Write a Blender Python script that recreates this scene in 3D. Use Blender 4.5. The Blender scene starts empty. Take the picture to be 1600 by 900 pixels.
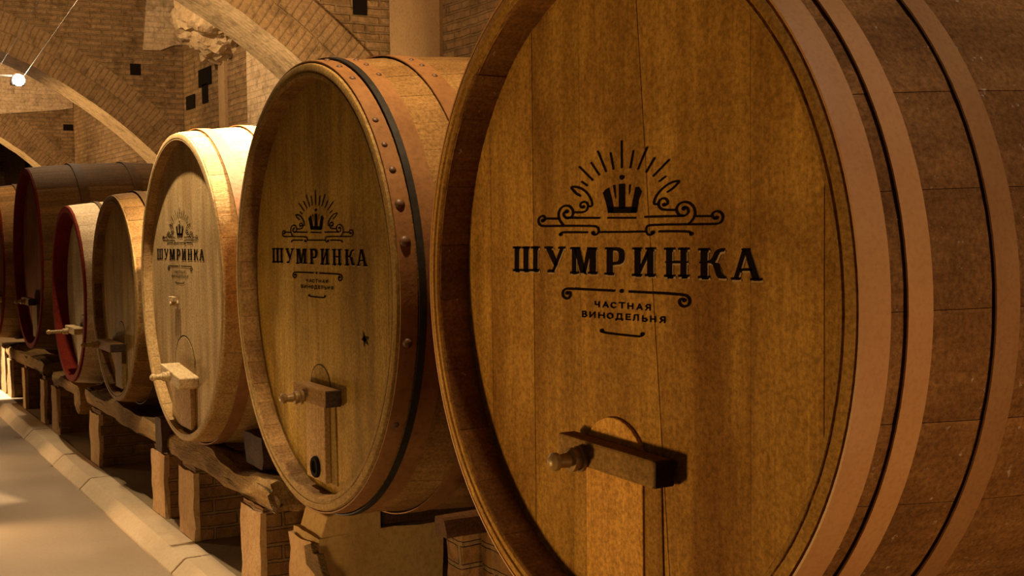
import bpy, bmesh, math, random, json
from mathutils import Vector, Matrix, noise
random.seed(7)
C = bpy.context.scene.collection
S = bpy.context.scene

# ---------------------------------------------------------------- camera, world, lamps, exposure
H = 1.82                      # eye height
PHI, PITCH, ROLL, FPX = 0.5223, 0.0506, -0.011, 1921.26
cd = bpy.data.cameras.new('camera'); cam = bpy.data.objects.new('camera', cd); C.objects.link(cam)
c_, s_ = math.cos(PHI), math.sin(PHI)
fw = Vector((-c_*math.cos(PITCH), s_*math.cos(PITCH), -math.sin(PITCH)))
rt = Vector((s_, c_, 0)); up = rt.cross(fw)
r2 = rt*math.cos(ROLL)+up*math.sin(ROLL); u2 = up*math.cos(ROLL)-rt*math.sin(ROLL)
cam.matrix_world = Matrix(((r2.x, u2.x, -fw.x, 0), (r2.y, u2.y, -fw.y, 0), (r2.z, u2.z, -fw.z, H), (0, 0, 0, 1)))
cd.sensor_width = 36; cd.lens = 36*FPX/1600; cd.clip_end = 200; cd.clip_start = .05
S.camera = cam

w = bpy.data.worlds.new('world'); S.world = w; w.use_nodes = True
WORLD_COL, WORLD_STR = (1.0, .66, .34), .085
w.node_tree.nodes['Background'].inputs[0].default_value = (*WORLD_COL, 1)
w.node_tree.nodes['Background'].inputs[1].default_value = WORLD_STR

def spot(name, loc, to, power, col, deg, blend=.6, rad=.06):
    l = bpy.data.lights.new(name, 'SPOT'); l.energy = power; l.color = col; l.spot_size = math.radians(deg); l.spot_blend = blend; l.shadow_soft_size = rad
    o = bpy.data.objects.new(name, l); C.objects.link(o); o.location = loc
    o.rotation_euler = (Vector(to)-Vector(loc)).to_track_quat('-Z', 'Y').to_euler(); return o
def point(name, loc, power, col, rad=.1):
    l = bpy.data.lights.new(name, 'POINT'); l.energy = power; l.color = col; l.shadow_soft_size = rad
    o = bpy.data.objects.new(name, l); C.objects.link(o); o.location = loc; return o
WARM = (1.0, .66, .30); PALE = (1.0, .78, .50)
KEY = (1.0, .635, .21)
spot('aisle_low_lamp', (-4.0, -1.0, .40), (-2.2, 1.8, 1.72), 290, KEY, 68, .9, .20)       # low lamp in the aisle, lights the near cask from the left and below
spot('near_side_lamp', (.45, 1.79, .45), (-1.7, 2.0, 1.05), 120, (1.0, .61, .27), 70, 1.0, .2)   # lamp on the near side, lights the near cask's flank
spot('pier_side_fill', (-1.6, .2, .55), (-5.2, 2.1, .3), 150, (1.0, .66, .30), 38, 1.0, .2)   # added fill without a real source, brightens the pier sides
spot('aisle_top_lamp', (-.6, 1.9, 4.0), (-1.3, 2.4, 2.4), 90, (1.0, .84, .70), 90, 1.0, .12)
spot('cable_lamp_near', (-5.9, 1.58, 3.75), (-6.6, 1.60, 0), 95, PALE, 60, .7, .05)       # lights kerb and aisle floor
for (x_, xt_, p_) in ((-6.35, -5.3, 60), (-8.4, -6.8, 90), (-11.0, -9.4, 80), (-13.6, -11.9, 80)):          # added low fills, no lamps stand here, brighten the pier fronts
    spot('aisle_pier_fill', (x_, .45, .30), (xt_, 1.85, .20), p_, (1.0, .66, .33), 80, 1.0, .08)
spot('middle_low_fill', (-6.3, -.8, .4), (-4.75, 1.8, 1.15), 150, (1.0, .63, .22), 52, 1.0, .15)   # added low fill, brightens the lower half of the middle cask
spot('cask_gap_lamp', (-3.75, 1.66, 3.7), (-4.7, 1.95, 1.3), 190, (1.0, .70, .36), 80, .8, .05)
spot('cable_lamp_mid', (-6.80, 1.40, 3.40), (-6.6, 1.9, 1.0), 330, PALE, 90, .7, .03)
spot('cask_top_lamp', (-6.5, 2.35, 3.35), (-6.6, 2.55, 2.0), 1100, PALE, 120, .6, .05)
spot('cable_lamp_far', (-10.0, 1.62, 3.75), (-9.9, 1.95, .6), 260, PALE, 55, .7, .03)
spot('aisle_floor_lamp', (-14.2, .9, 2.2), (-14.05, 1.80, .08), 1300, (1.0, .86, .64), 24, .6, .04)
spot('arch_uplight_near', (-8.3, 2.2, 2.38), (-10.4, 3.7, 3.25), 330, (1.0, .71, .38), 70, .9, .06)
spot('arch_uplight_mid', (-16.8, 1.3, 1.8), (-17.2, 3.9, 3.2), 300, WARM, 55, .8, .08)
spot('arch_uplight_far', (-24.6, 1.3, 1.8), (-25.0, 3.7, 3.4), 330, WARM, 60, .8, .08)
point('bay_fill_near', (-8.2, 2.5, 3.75), 62, (1.0, .71, .41), .08)  # added fill behind the head plane, brightens near arch and wall only
point('bay_lamp_mid', (-13.6, 2.2, 4.5), 250, (1.0, .71, .41), .1)
point('bay_lamp_far', (-21.0, 1.8, 4.2), 460, (1.0, .71, .41), .1)

vs = S.view_settings; vs.view_transform = 'Standard'; vs.look = 'None'; vs.exposure = 0.0; vs.gamma = 1.0; vs.use_curve_mapping = False
S.display_settings.display_device = 'sRGB'
try:
    S.cycles.max_bounces = 6; S.cycles.diffuse_bounces = 4; S.cycles.use_denoising = True; S.cycles.caustics_reflective = False; S.cycles.caustics_refractive = False
    S.cycles.sample_clamp_indirect = 4
except Exception: pass

# ---------------------------------------------------------------- materials
def nt(name):
    m = bpy.data.materials.new(name); m.use_nodes = True; t = m.node_tree
    b = t.nodes['Principled BSDF']; return m, t, b
def N(t, typ, **kw):
    n = t.nodes.new(typ)
    for k, v in kw.items(): setattr(n, k, v)
    return n
def mixc(t, fac, a, b, mode='MIX'):
    n = N(t, 'ShaderNodeMix', data_type='RGBA', blend_type=mode)
    for sock, val in ((n.inputs[0], fac), (n.inputs[6], a), (n.inputs[7], b)):
        if hasattr(val, 'links'): t.links.new(val, sock)
        elif isinstance(val, tuple): sock.default_value = (*val, 1)
        else: sock.default_value = val
    return n.outputs[2]
def maprange(t, val, a, b, c=0, d=1):
    n = N(t, 'ShaderNodeMapRange'); t.links.new(val, n.inputs[0])
    for i, v in enumerate((a, b, c, d)): n.inputs[i+1].default_value = v
    return n.outputs[0]
def noise_tex(t, vec, scale, detail=4, rough=.55):
    n = N(t, 'ShaderNodeTexNoise'); n.inputs['Scale'].default_value = scale; n.inputs['Detail'].default_value = detail; n.inputs['Roughness'].default_value = rough
    t.links.new(vec, n.inputs['Vector']); return n.outputs[0]
def scaled(t, vec, sc, off=None):
    n = N(t, 'ShaderNodeMapping'); n.inputs['Scale'].default_value = sc
    t.links.new(vec, n.inputs['Vector'])
    if off is not None: t.links.new(off, n.inputs['Location'])
    return n.outputs[0]
def wood(name, dark, light, stain, grain='z', stain_amt=.6, rough=.74, fine=1.0, spec=.07, speck=0.0, iso=.5, tones=(.84, 1.12), crack=0.0):
    """grain runs along one object axis; each board (mesh island) has its own tone"""
    m, t, b = nt(name)
    tc = N(t, 'ShaderNodeTexCoord').outputs['Object']
    geo = N(t, 'ShaderNodeNewGeometry'); isl = geo.outputs['Random Per Island']
    comb = N(t, 'ShaderNodeCombineXYZ')
    for i in range(3):
        mm = N(t, 'ShaderNodeMath', operation='MULTIPLY'); t.links.new(isl, mm.inputs[0]); mm.inputs[1].default_value = (7.3, 3.1, 11.7)[i]; t.links.new(mm.outputs[0], comb.inputs[i])
    long_, cross = .9*fine, 14.0*fine
    sc = {'z': (cross, cross, long_), 'y': (cross, long_, cross), 'x': (long_, cross, cross)}[grain]
    g = noise_tex(t, scaled(t, tc, sc, comb.outputs[0]), 1.0, 6, .6)
    sc2 = tuple(v*5 for v in sc)
    f = noise_tex(t, scaled(t, tc, sc2, comb.outputs[0]), 1.0, 4, .65)
    sc3 = {'z': (3.2, 3.2, .55), 'y': (3.2, .55, 3.2), 'x': (.55, 3.2, 3.2)}[grain]
    st = noise_tex(t, scaled(t, tc, sc3, comb.outputs[0]), 1.0, 5, .6)
    bl = noise_tex(t, tc, 2.4, 6, .62)
    col = mixc(t, maprange(t, g, .3, .72), dark, light)
    col = mixc(t, maprange(t, f, .35, .75, 0, .45), col, tuple(v*.55 for v in dark))
    fa = N(t, 'ShaderNodeMath', operation='MULTIPLY'); t.links.new(maprange(t, st, .47, .68), fa.inputs[0]); fa.inputs[1].default_value = stain_amt
    col = mixc(t, fa.outputs[0], col, stain)
    col = mixc(t, maprange(t, bl, .42, .7, 0, iso), col, stain)
    tone = maprange(t, isl, 0, 1, *tones)
    hv = N(t, 'ShaderNodeHueSaturation'); t.links.new(col, hv.inputs['Color']); t.links.new(tone, hv.inputs['Value'])
    col = hv.outputs[0]
    grit = noise_tex(t, tc, 85, 4, .75)
    col = mixc(t, 1.0, col, mixc(t, maprange(t, grit, .36, .64), (.66, .62, .55), (1.26, 1.26, 1.22)), 'MULTIPLY')
    if crack:
        sk = {'z': (22, 22, 1.1), 'y': (22, 1.1, 22), 'x': (1.1, 22, 22)}[grain]
        ck = noise_tex(t, scaled(t, tc, sk), 1.0, 3, .5)
        cf = maprange(t, ck, .63, .68, 0, crack)
        col = mixc(t, cf, col, (.014, .008, .004))
        sb = N(t, 'ShaderNodeMath', operation='SUBTRACT'); t.links.new(f, sb.inputs[0]); t.links.new(cf, sb.inputs[1]); f = sb.outputs[0]
    if speck:
        sp = noise_tex(t, tc, 38, 3, .7)
        col = mixc(t, maprange(t, sp, .66, .74, 0, speck), col, (.55, .45, .33))
    t.links.new(col, b.inputs['Base Color'])
    b.inputs['Roughness'].default_value = rough; b.inputs['Specular IOR Level'].default_value = spec
    bp = N(t, 'ShaderNodeBump'); bp.inputs['Strength'].default_value = .9 if crack else .5; bp.inputs['Distance'].default_value = .02 if crack else .004
    t.links.new(f, bp.inputs['Height']); t.links.new(bp.outputs[0], b.inputs['Normal'])
    return m
def rough_mat(name, a, b_, c, scale=3.0, rough=.8, bump=.5, dist=.01, spec=.2, metallic=0.0, fine=40):
    m, t, b = nt(name); tc = N(t, 'ShaderNodeTexCoord').outputs['Object']
    n1 = noise_tex(t, tc, scale, 6, .6); n2 = noise_tex(t, tc, fine, 4, .6)
    col = mixc(t, maprange(t, n1, .35, .66), a, b_); col = mixc(t, maprange(t, n2, .45, .75, 0, .55), col, c)
    t.links.new(col, b.inputs['Base Color']); b.inputs['Roughness'].default_value = rough; b.inputs['Specular IOR Level'].default_value = spec; b.inputs['Metallic'].default_value = metallic
    bp = N(t, 'ShaderNodeBump'); bp.inputs['Strength'].default_value = bump; bp.inputs['Distance'].default_value = dist
    ad = N(t, 'ShaderNodeMath', operation='ADD'); t.links.new(n1, ad.inputs[0]); t.links.new(n2, ad.inputs[1])
    t.links.new(ad.outputs[0], bp.inputs['Height']); t.links.new(bp.outputs[0], b.inputs['Normal']); return m
def brick(name, c1, c2, mortar, patch, bw=.27, rh=.072, ms=.010, patch_amt=.7, bump=.9):
    m, t, b = nt(name); uv = N(t, 'ShaderNodeTexCoord').outputs['UV']; ob = N(t, 'ShaderNodeTexCoord').outputs['Object']
    wob = N(t, 'ShaderNodeTexNoise'); wob.inputs['Scale'].default_value = 6; t.links.new(uv, wob.inputs['Vector'])
    vm = N(t, 'ShaderNodeVectorMath', operation='MULTIPLY_ADD'); t.links.new(wob.outputs['Color'], vm.inputs[0]); vm.inputs[1].default_value = (.022, .022, 0); t.links.new(uv, vm.inputs[2])
    br = N(t, 'ShaderNodeTexBrick'); t.links.new(vm.outputs[0], br.inputs['Vector'])
    br.inputs['Color1'].default_value = (*c1, 1); br.inputs['Color2'].default_value = (*c2, 1); br.inputs['Mortar'].default_value = (*mortar, 1)
    br.inputs['Scale'].default_value = 1; br.inputs['Mortar Size'].default_value = ms; br.inputs['Mortar Smooth'].default_value = .4; br.inputs['Brick Width'].default_value = bw; br.inputs['Row Height'].default_value = rh
    n1 = noise_tex(t, ob, 1.3, 6, .65); n2 = noise_tex(t, ob, 24, 5, .65)
    col = mixc(t, maprange(t, n1, .48, .64, 0, patch_amt), br.outputs['Color'], patch)
    col = mixc(t, maprange(t, n2, .42, .72, 0, .6), col, tuple(v*.35 for v in c1))
    n3 = noise_tex(t, ob, 5.5, 5, .7)
    col = mixc(t, maprange(t, n3, .5, .66, 0, .7), col, tuple(v*.38 for v in c2))
    t.links.new(col, b.inputs['Base Color']); b.inputs['Roughness'].default_value = .92; b.inputs['Specular IOR Level'].default_value = .1
    hh = N(t, 'ShaderNodeMath', operation='MULTIPLY_ADD'); t.links.new(n2, hh.inputs[0]); hh.inputs[1].default_value = .9
    iv = N(t, 'ShaderNodeMath', operation='SUBTRACT'); iv.inputs[0].default_value = 1; t.links.new(br.outputs['Fac'], iv.inputs[1]); t.links.new(iv.outputs[0], hh.inputs[2])
    bp = N(t, 'ShaderNodeBump'); bp.inputs['Strength'].default_value = bump; bp.inputs['Distance'].default_value = .018
    t.links.new(hh.outputs[0], bp.inputs['Height']); t.links.new(bp.outputs[0], b.inputs['Normal']); return m
def plain(name, col, rough=.7, spec=.2, metallic=0, emit=None, strength=0):
    m, t, b = nt(name); b.inputs['Base Color'].default_value = (*col, 1); b.inputs['Roughness'].default_value = rough; b.inputs['Specular IOR Level'].default_value = spec; b.inputs['Metallic'].default_value = metallic
    n1 = noise_tex(t, N(t, 'ShaderNodeTexCoord').outputs['Object'], 30, 3)
    t.links.new(mixc(t, maprange(t, n1, .3, .8, 0, .35), col, tuple(v*.6 for v in col)), b.inputs['Base Color'])
    if emit: b.inputs['Emission Color'].default_value = (*emit, 1); b.inputs['Emission Strength'].default_value = strength
    return m
M = {}
M['head1'] = wood('oak_head_honey', (.30, .145, .028), (.46, .24, .055), (.13, .048, .010), 'z', .9, fine=1.3, iso=.6)
M['head2'] = wood('oak_head_olive', (.27, .155, .030), (.42, .255, .058), (.10, .050, .010), 'z', .85, fine=1.2)
M['head3'] = wood('oak_head_pale', (.34, .215, .085), (.58, .40, .19), (.20, .115, .040), 'z', .7, fine=1.3)
M['head4'] = wood('oak_head_old', (.26, .155, .040), (.40, .255, .075), (.11, .055, .015), 'z', .8, fine=1.2)
M['head5'] = wood('oak_head_grey', (.48, .37, .22), (.62, .50, .32), (.24, .16, .08), 'z', .6)
M['head6'] = wood('oak_head_red', (.16, .060, .025), (.26, .11, .045), (.06, .022, .010), 'z', .8)
M['stave1'] = wood('oak_stave_brown', (.20, .086, .026), (.30, .140, .046), (.085, .034, .011), 'y', .6, speck=.5, tones=(.92, 1.06), iso=.7)
M['stave2'] = wood('oak_stave_worn', (.27, .145, .050), (.38, .215, .080), (.11, .050, .017), 'y', .7, speck=.25, tones=(.9, 1.08), iso=.6)
M['stave3'] = wood('oak_stave_pale', (.40, .245, .095), (.52, .34, .145), (.24, .13, .045), 'y', .5, tones=(.9, 1.08))
M['stave4'] = wood('oak_stave_old', (.20, .105, .032), (.32, .175, .058), (.08, .038, .012), 'y', .8)
M['stave5'] = wood('oak_stave_bleached', (.52, .38, .23), (.66, .52, .34), (.30, .19, .10), 'y', .45)
M['stave6'] = wood('oak_stave_dark', (.14, .074, .022), (.22, .125, .040), (.06, .028, .010), 'y', .7)
M['red'] = rough_mat('red_chime_paint', (.15, .016, .006), (.10, .010, .005), (.06, .007, .003), 5, .85, .5, .01, .05)
M['chime1'] = wood('chime_oak_honey', (.33, .165, .036), (.48, .26, .066), (.17, .070, .016), 'z', .5)
M['chime2'] = wood('chime_oak_olive', (.30, .18, .062), (.40, .26, .10), (.15, .08, .026), 'z', .5)
M['chime3'] = wood('chime_oak_pale', (.42, .28, .12), (.54, .37, .17), (.25, .15, .06), 'z', .5)
M['chime4'] = wood('chime_oak_old', (.24, .14, .045), (.34, .20, .07), (.10, .05, .016), 'z', .5)
M['end_grain'] = rough_mat('blackened_end_grain', (.030, .015, .008), (.045, .022, .010), (.015, .008, .005), 20, .8)
M['hoop1'] = rough_mat('tan_hoop_paint', (.47, .232, .085), (.41, .190, .065), (.33, .145, .047), 3.0, .5, .25, .003, .35, 0, 90)
M['hoop1b'] = rough_mat('brown_hoop_paint', (.31, .148, .050), (.25, .110, .036), (.19, .080, .026), 3.0, .55, .25, .003, .3, 0, 90)
M['hoop2'] = rough_mat('rusty_hoop_iron', (.30, .140, .050), (.22, .098, .034), (.13, .055, .020), 3.5, .7, .4, .004, .15)
M['hoop4'] = rough_mat('dark_hoop_iron', (.12, .066, .024), (.085, .044, .015), (.05, .026, .010), 4, .7, .4, .004, .1)
M['hatch'] = wood('hatch_board_orange', (.56, .27, .060), (.74, .39, .105), (.34, .145, .035), 'z', .3, fine=1.3)
M['hatch3'] = wood('hatch_board_tan', (.36, .21, .075), (.50, .31, .13), (.20, .10, .03), 'z', .4, fine=1.3)
M['bar'] = wood('crossbar_oak', (.22, .115, .036), (.33, .18, .062), (.10, .045, .014), 'x', .6, fine=1.4)
M['bar3'] = wood('crossbar_pale', (.52, .37, .19), (.66, .50, .28), (.34, .22, .10), 'x', .4, fine=1.4)
M['screw'] = rough_mat('aged_brass_screw', (.30, .175, .06), (.20, .11, .04), (.10, .05, .02), 20, .45, .3, .002, .5, .3)
M['print'] = plain('black_print', (.010, .006, .004), .95, .0)
M['print_pale'] = plain('pale_print_edge', (.33, .20, .105), .7, .1)
M['crack'] = plain('dark_crack', (.03, .016, .008), .9, .05)
M['brick'] = brick('old_brick', (.36, .215, .095), (.24, .135, .056), (.25, .155, .072), (.23, .14, .06), patch_amt=.8, ms=.013)
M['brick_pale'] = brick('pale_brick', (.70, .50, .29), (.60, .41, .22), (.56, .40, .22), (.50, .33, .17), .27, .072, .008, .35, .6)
M['brick_ring'] = brick('voussoir_brick', (.35, .21, .093), (.31, .183, .08), (.26, .155, .068), (.26, .155, .066), .07, .24, .007, .6)
M['brick_pier'] = brick('pier_brick', (.34, .18, .068), (.22, .105, .036), (.24, .145, .066), (.15, .080, .030), .28, .080, .010, .85, 1.2)
M['render'] = rough_mat('brown_render', (.40, .245, .085), (.32, .19, .065), (.20, .11, .036), 2.2, .9, .5, .01, .1)
M['pier_plaster'] = rough_mat('pier_lime_plaster', (.46, .29, .135), (.36, .21, .090), (.22, .115, .045), 4.5, .95, .8, .012, .1)
M['plaster'] = rough_mat('tan_plaster', (.42, .265, .125), (.34, .205, .090), (.22, .125, .05), 1.6, .9, .5, .012, .1)
M['rubble'] = rough_mat('broken_rubble', (.56, .40, .215), (.38, .24, .11), (.24, .14, .06), 4, .95, 1.0, .03, .1, 0, 14)
M['floor'] = rough_mat('aisle_screed', (.335, .240, .152), (.295, .207, .126), (.26, .18, .105), 1.2, .72, .12, .004, .25)
M['plinth'] = rough_mat('plinth_screed', (.29, .205, .110), (.24, .165, .085), (.20, .13, .065), 1.8, .85, .25, .006, .1)
M['kerb'] = rough_mat('kerb_stone', (.56, .41, .245), (.48, .345, .20), (.40, .28, .155), 2.6, .75, .3, .006, .25)
M['beam'] = wood('hewn_timber', (.28, .165, .058), (.46, .28, .105), (.10, .052, .018), 'x', .75, .85, 1.6, .1, iso=.6, crack=.85)
M['beam_y'] = wood('hewn_timber_crossways', (.30, .165, .055), (.44, .26, .10), (.10, .048, .015), 'y', .8, .85, 1.2, .1, crack=.7)
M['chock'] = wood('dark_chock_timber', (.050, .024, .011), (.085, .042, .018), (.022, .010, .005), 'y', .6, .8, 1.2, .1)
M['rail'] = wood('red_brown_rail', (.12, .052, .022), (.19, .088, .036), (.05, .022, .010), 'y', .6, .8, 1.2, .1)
M['hole'] = plain('dark_hole', (.012, .008, .005), .95, .05)
M['steel'] = plain('brushed_steel', (.55, .47, .37), .6, .3, .3)
M['lamp_shell'] = plain('lamp_housing', (.35, .30, .24), .4, .4, .5)
M['glow'] = plain('lamp_glow', (1, .95, .85), .4, .2, 0, (1.0, .93, .78), 60)

# ---------------------------------------------------------------- helpers
class MB:
    def __init__(s): s.v = []; s.f = []; s.uv = {}
    def add(s, vs, fs):
        b = len(s.v); s.v += [tuple(v) for v in vs]; s.f += [tuple(i+b for i in f) for f in fs]
    def box(s, x0, x1, y0, y1, z0, z1):
        s.add([(x0,y0,z0),(x1,y0,z0),(x1,y1,z0),(x0,y1,z0),(x0,y0,z1),(x1,y0,z1),(x1,y1,z1),(x0,y1,z1)],
              [(0,3,2,1),(4,5,6,7),(0,1,5,4),(1,2,6,5),(2,3,7,6),(3,0,4,7)])
    def prism_y(s, pts, y0, y1):            # outline in x,z pushed along y
        n = len(pts)
        s.add([(x, y0, z) for x, z in pts]+[(x, y1, z) for x, z in pts],
              [tuple(range(n)), tuple(range(2*n-1, n-1, -1))]+[(i, i+n, (i+1) % n+n, (i+1) % n) for i in range(n)])
    def prism_x(s, pts, x0, x1):            # outline in y,z pushed along x
        n = len(pts)
        s.add([(x0, y, z) for y, z in pts]+[(x1, y, z) for y, z in pts],
              [tuple(range(n)), tuple(range(2*n-1, n-1, -1))]+[(i, i+n, (i+1) % n+n, (i+1) % n) for i in range(n)])
    def lathe(s, prof, axis='y', o=(0,0,0), n=24, cap=True):
        b = []; 
        for (t, r) in prof:
            for k in range(n):
                a = 2*math.pi*k/n; p, q = r*math.cos(a), r*math.sin(a)
                b.append({'y': (o[0]+p, o[1]+t, o[2]+q), 'z': (o[0]+p, o[1]+q, o[2]+t), 'x': (o[0]+t, o[1]+p, o[2]+q)}[axis])
        fs = [(i*n+k, i*n+(k+1) % n, (i+1)*n+(k+1) % n, (i+1)*n+k) for i in range(len(prof)-1) for k in range(n)]
        if cap: fs += [tuple(range(n)), tuple(range((len(prof)-1)*n, len(prof)*n))]
        s.add(b, fs)
    def build(s, name, mat, parent=None, loc=None, smooth=None, bevel=0, uv=False, off=None):
        me = bpy.data.meshes.new(name)
        vs = s.v if off is None else [(x+off[0], y+off[1], z+off[2]) for x, y, z in s.v]
        me.from_pydata(vs, [], s.f); me.validate()
        bm = bmesh.new(); bm.from_mesh(me); bmesh.ops.recalc_face_normals(bm, faces=bm.faces); bm.to_mesh(me); bm.free()
        if uv:
            lay = me.uv_layers.new(name='UVMap')
            for p in me.polygons:
                n = p.normal; ax = max(range(3), key=lambda i: abs(n[i]))
                for li in p.loop_indices:
                    c = me.vertices[me.loops[li].vertex_index].co
                    lay.data[li].uv = ((c.y, c.z), (c.x, c.z), (c.x, c.y))[ax]
        me.materials.append(mat)
        if smooth is not None:
            me.shade_smooth(); me.set_sharp_from_angle(angle=math.radians(smooth))
        o = bpy.data.objects.new(name, me); C.objects.link(o)
        if parent: o.parent = parent
        if loc: o.location = loc
        if bevel:
            bv = o.modifiers.new('bevel', 'BEVEL'); bv.width = bevel; bv.segments = 2; bv.limit_method = 'ANGLE'
        return o
def thing(name, label, cat, loc, group=None):
    o = bpy.data.objects.new(name, None); C.objects.link(o); o.location = loc; o.empty_display_size = .1
    o['label'] = label; o['category'] = cat
    if group: o['group'] = group
    return o
def tag(o, label, cat, group=None):
    o['label'] = label; o['category'] = cat
    if group: o['group'] = group
    return o
def struct(o): o['kind'] = 'structure'; return o

# ---------------------------------------------------------------- the setting
WALL_Y = 4.55
D = 1.76
KY, KT, PZ = 1.615, 1.70, .08          # kerb foot, kerb top edge, plinth height
b = MB(); b.box(-34, 4, -4.5, 1.66, -.2, 0); struct(b.build('floor', M['floor']))
b = MB(); b.box(-34, 4, 1.78, WALL_Y, -.2, PZ-.002); o = b.build('floor', M['plinth']); o.name = 'floor_plinth'; struct(o)
# cellar cross section of the transverse arches
AC, AR = (-.04, -1.43), 6.0
def arc(Y): return AC[1]+math.sqrt(max(AR*AR-(Y-AC[0])**2, 0))
ARCH = []
for (xa, xb) in ((-9.99, -10.73), (-16.81, -17.55), (-24.6, -25.34)):
    ys = [-4.5+i*(WALL_Y+4.5)/48 for i in range(49)]
    outl = [(y, arc(y)) for y in ys]+[(WALL_Y+.02, 5.9), (-4.5, 5.9)]
    m = MB(); n = len(ys)
    low = [(y, arc(y)) for y in ys]
    for X in (xa, xb):
        pass
    V = [(xa, y, z) for y, z in low]+[(xb, y, z) for y, z in low]+[(xa, y, 5.9) for y in ys]+[(xb, y, 5.9) for y in ys]
    F = []
    for i in range(n-1):
        F += [(i, i+1, 2*n+i+1, 2*n+i), (n+i+1, n+i, 3*n+i, 3*n+i+1), (i+1, i, n+i, n+i+1), (2*n+i, 2*n+i+1, 3*n+i+1, 3*n+i)]
    m.add(V, F)
    o = m.build('arch_wall', M['brick'], uv=True); struct(o); ARCH.append(o)
    # voussoir ring with its pale soffit
    th0, th1 = math.asin((-4.5-AC[0])/AR), math.asin((WALL_Y-AC[0])/AR); K = 64
    ring = MB(); V = []; UV = []
    for i in range(K+1):
        th = th0+(th1-th0)*i/K
        jit = .014*noise.noise(Vector((i*.9, xa, 0)))
        for (X, r) in ((xa+.025, AR-.02+jit), (xa+.025, AR+.46), (xb-.02, AR-.02+jit)):
            V.append((X, AC[0]+r*math.sin(th), AC[1]+r*math.cos(th)))
    F = []; 
    for i in range(K):
        a = i*3; F += [(a, a+1, a+4, a+3), (a+2, a, a+3, a+5)]
    me = bpy.data.meshes.new('voussoir_ring'); me.from_pydata(V, [], F); lay = me.uv_layers.new(name='UVMap')
    for p in me.polygons:
        i = p.index//2
        for li in p.loop_indices:
            vi = me.loops[li].vertex_index; k = vi//3; j = vi % 3
            u = AR*(th0+(th1-th0)*k/K)
            lay.data[li].uv = (u, (0, .46, -.74)[j])
    me.materials.append(M['brick_ring']); me.materials.append(M['brick_pale'])
    for p in me.polygons: p.material_index = p.index % 2
    me.shade_smooth(); me.set_sharp_from_angle(angle=math.radians(40))
    rr = bpy.data.objects.new('voussoir_ring', me); C.objects.link(rr); rr.parent = o
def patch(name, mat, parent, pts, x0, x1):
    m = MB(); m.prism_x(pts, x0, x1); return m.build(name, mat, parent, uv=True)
patch('lamplit_patch', M['brick_pale'], ARCH[1], [(4.02, 4.215), (4.25, 4.225), (4.42, 4.30), (4.54, 4.315), (4.54, 5.0), (4.10, 5.1)], -16.85, -16.76)  # paler panels whose colour stands for lamplight on the arch walls
patch('lamplit_patch', M['brick_pale'], ARCH[2], [(2.2, 3.99), (3.25, 3.995), (4.27, 4.10), (4.54, 4.15), (4.54, 5.4), (2.2, 5.4)], -24.65, -24.55)
def putlog(parent, X, y0, y1, z0, z1):
    m = MB(); m.box(X-.12, X+.004, y0, y1, z0, z1); h = m.build('putlog_hole', M['hole'], parent); return h
putlog(ARCH[1], -16.81, 3.85, 3.99, 3.88, 4.03)
putlog(ARCH[0], -9.99, 4.19, 4.325, 3.66, 3.86)
putlog(ARCH[2], -24.6, 4.36, 4.54, 3.72, 3.84)
# right wall with pilasters
b = MB(); b.box(-34, 4, WALL_Y, WALL_Y+.4, 0, 5.9); W_R = struct(b.build('wall_right', M['brick'], uv=True))
def wallpart(name, mat, x0, x1, z0, z1, proud):
    m = MB(); m.box(x0, x1, WALL_Y-proud, WALL_Y+.02, z0, z1); return m.build(name, mat, W_R, uv=True)
wallpart('pilaster', M['plaster'], -9.95, -8.98, PZ, 5.2, .03)
wallpart('pilaster', M['plaster'], -15.05, -14.80, PZ, 4.0, .04)
wallpart('pilaster', M['brick_pale'], -13.9, -12.75, PZ, 4.3, .05)
wallpart('plaster_band', M['plaster'], -16.7, -13.9, PZ, 3.05, .015)
for (x0, x1, z0, z1) in ((-16.62, -16.22, 3.42, 3.60), (-16.0, -15.45, 3.66, 3.88), (-15.85, -15.62, 3.44, 3.68), (-30.5, -30.0, 3.3, 3.5), (-29.0, -28.4, 3.1, 3.35)):
    m = MB(); m.box(x0, x1, WALL_Y-.018, WALL_Y+.05, z0, z1); m.build('putlog_hole', M['hole'], W_R)
# broken springer of the old vault on the right wall
rb = bmesh.new(); bmesh.ops.create_icosphere(rb, subdivisions=5, radius=1)
for v in rb.verts:
    n = v.co.copy(); k = 1+.30*noise.noise(n*1.7+Vector((3, 1, 9)))+.16*noise.noise(n*5)+.07*noise.noise(n*12)
    v.co = Vector((n.x*.95*k, n.y*.55*k, n.z*.52*k))
    v.co.x += -.35*v.co.z
me = bpy.data.meshes.new('broken_springer'); rb.to_mesh(me); rb.free(); me.materials.append(M['rubble'])
me.shade_smooth(); me.set_sharp_from_angle(angle=math.radians(28))
o = bpy.data.objects.new('broken_springer', me); C.objects.link(o); o.location = (-14.95, WALL_Y+.02, 4.42); o.parent = W_R
# vault over the bays, end wall
K = 28; m = MB(); V = []; F = []
for i in range(K+1):
    th = -.36+.72*i/K
    y, z = AC[0]+13.3*math.sin(th), -7.0+13.3*math.cos(th)
    V += [(-34, y, z), (4, y, z)]
for i in range(K): F.append((2*i, 2*i+1, 2*i+3, 2*i+2))
m.add(V, F); o = struct(m.build('ceiling', M['brick'], uv=True))
b = MB(); b.box(-34.4, -34, -4.5, WALL_Y+.4, 0, 5.9); struct(b.build('wall_end', M['brick'], uv=True))

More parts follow.
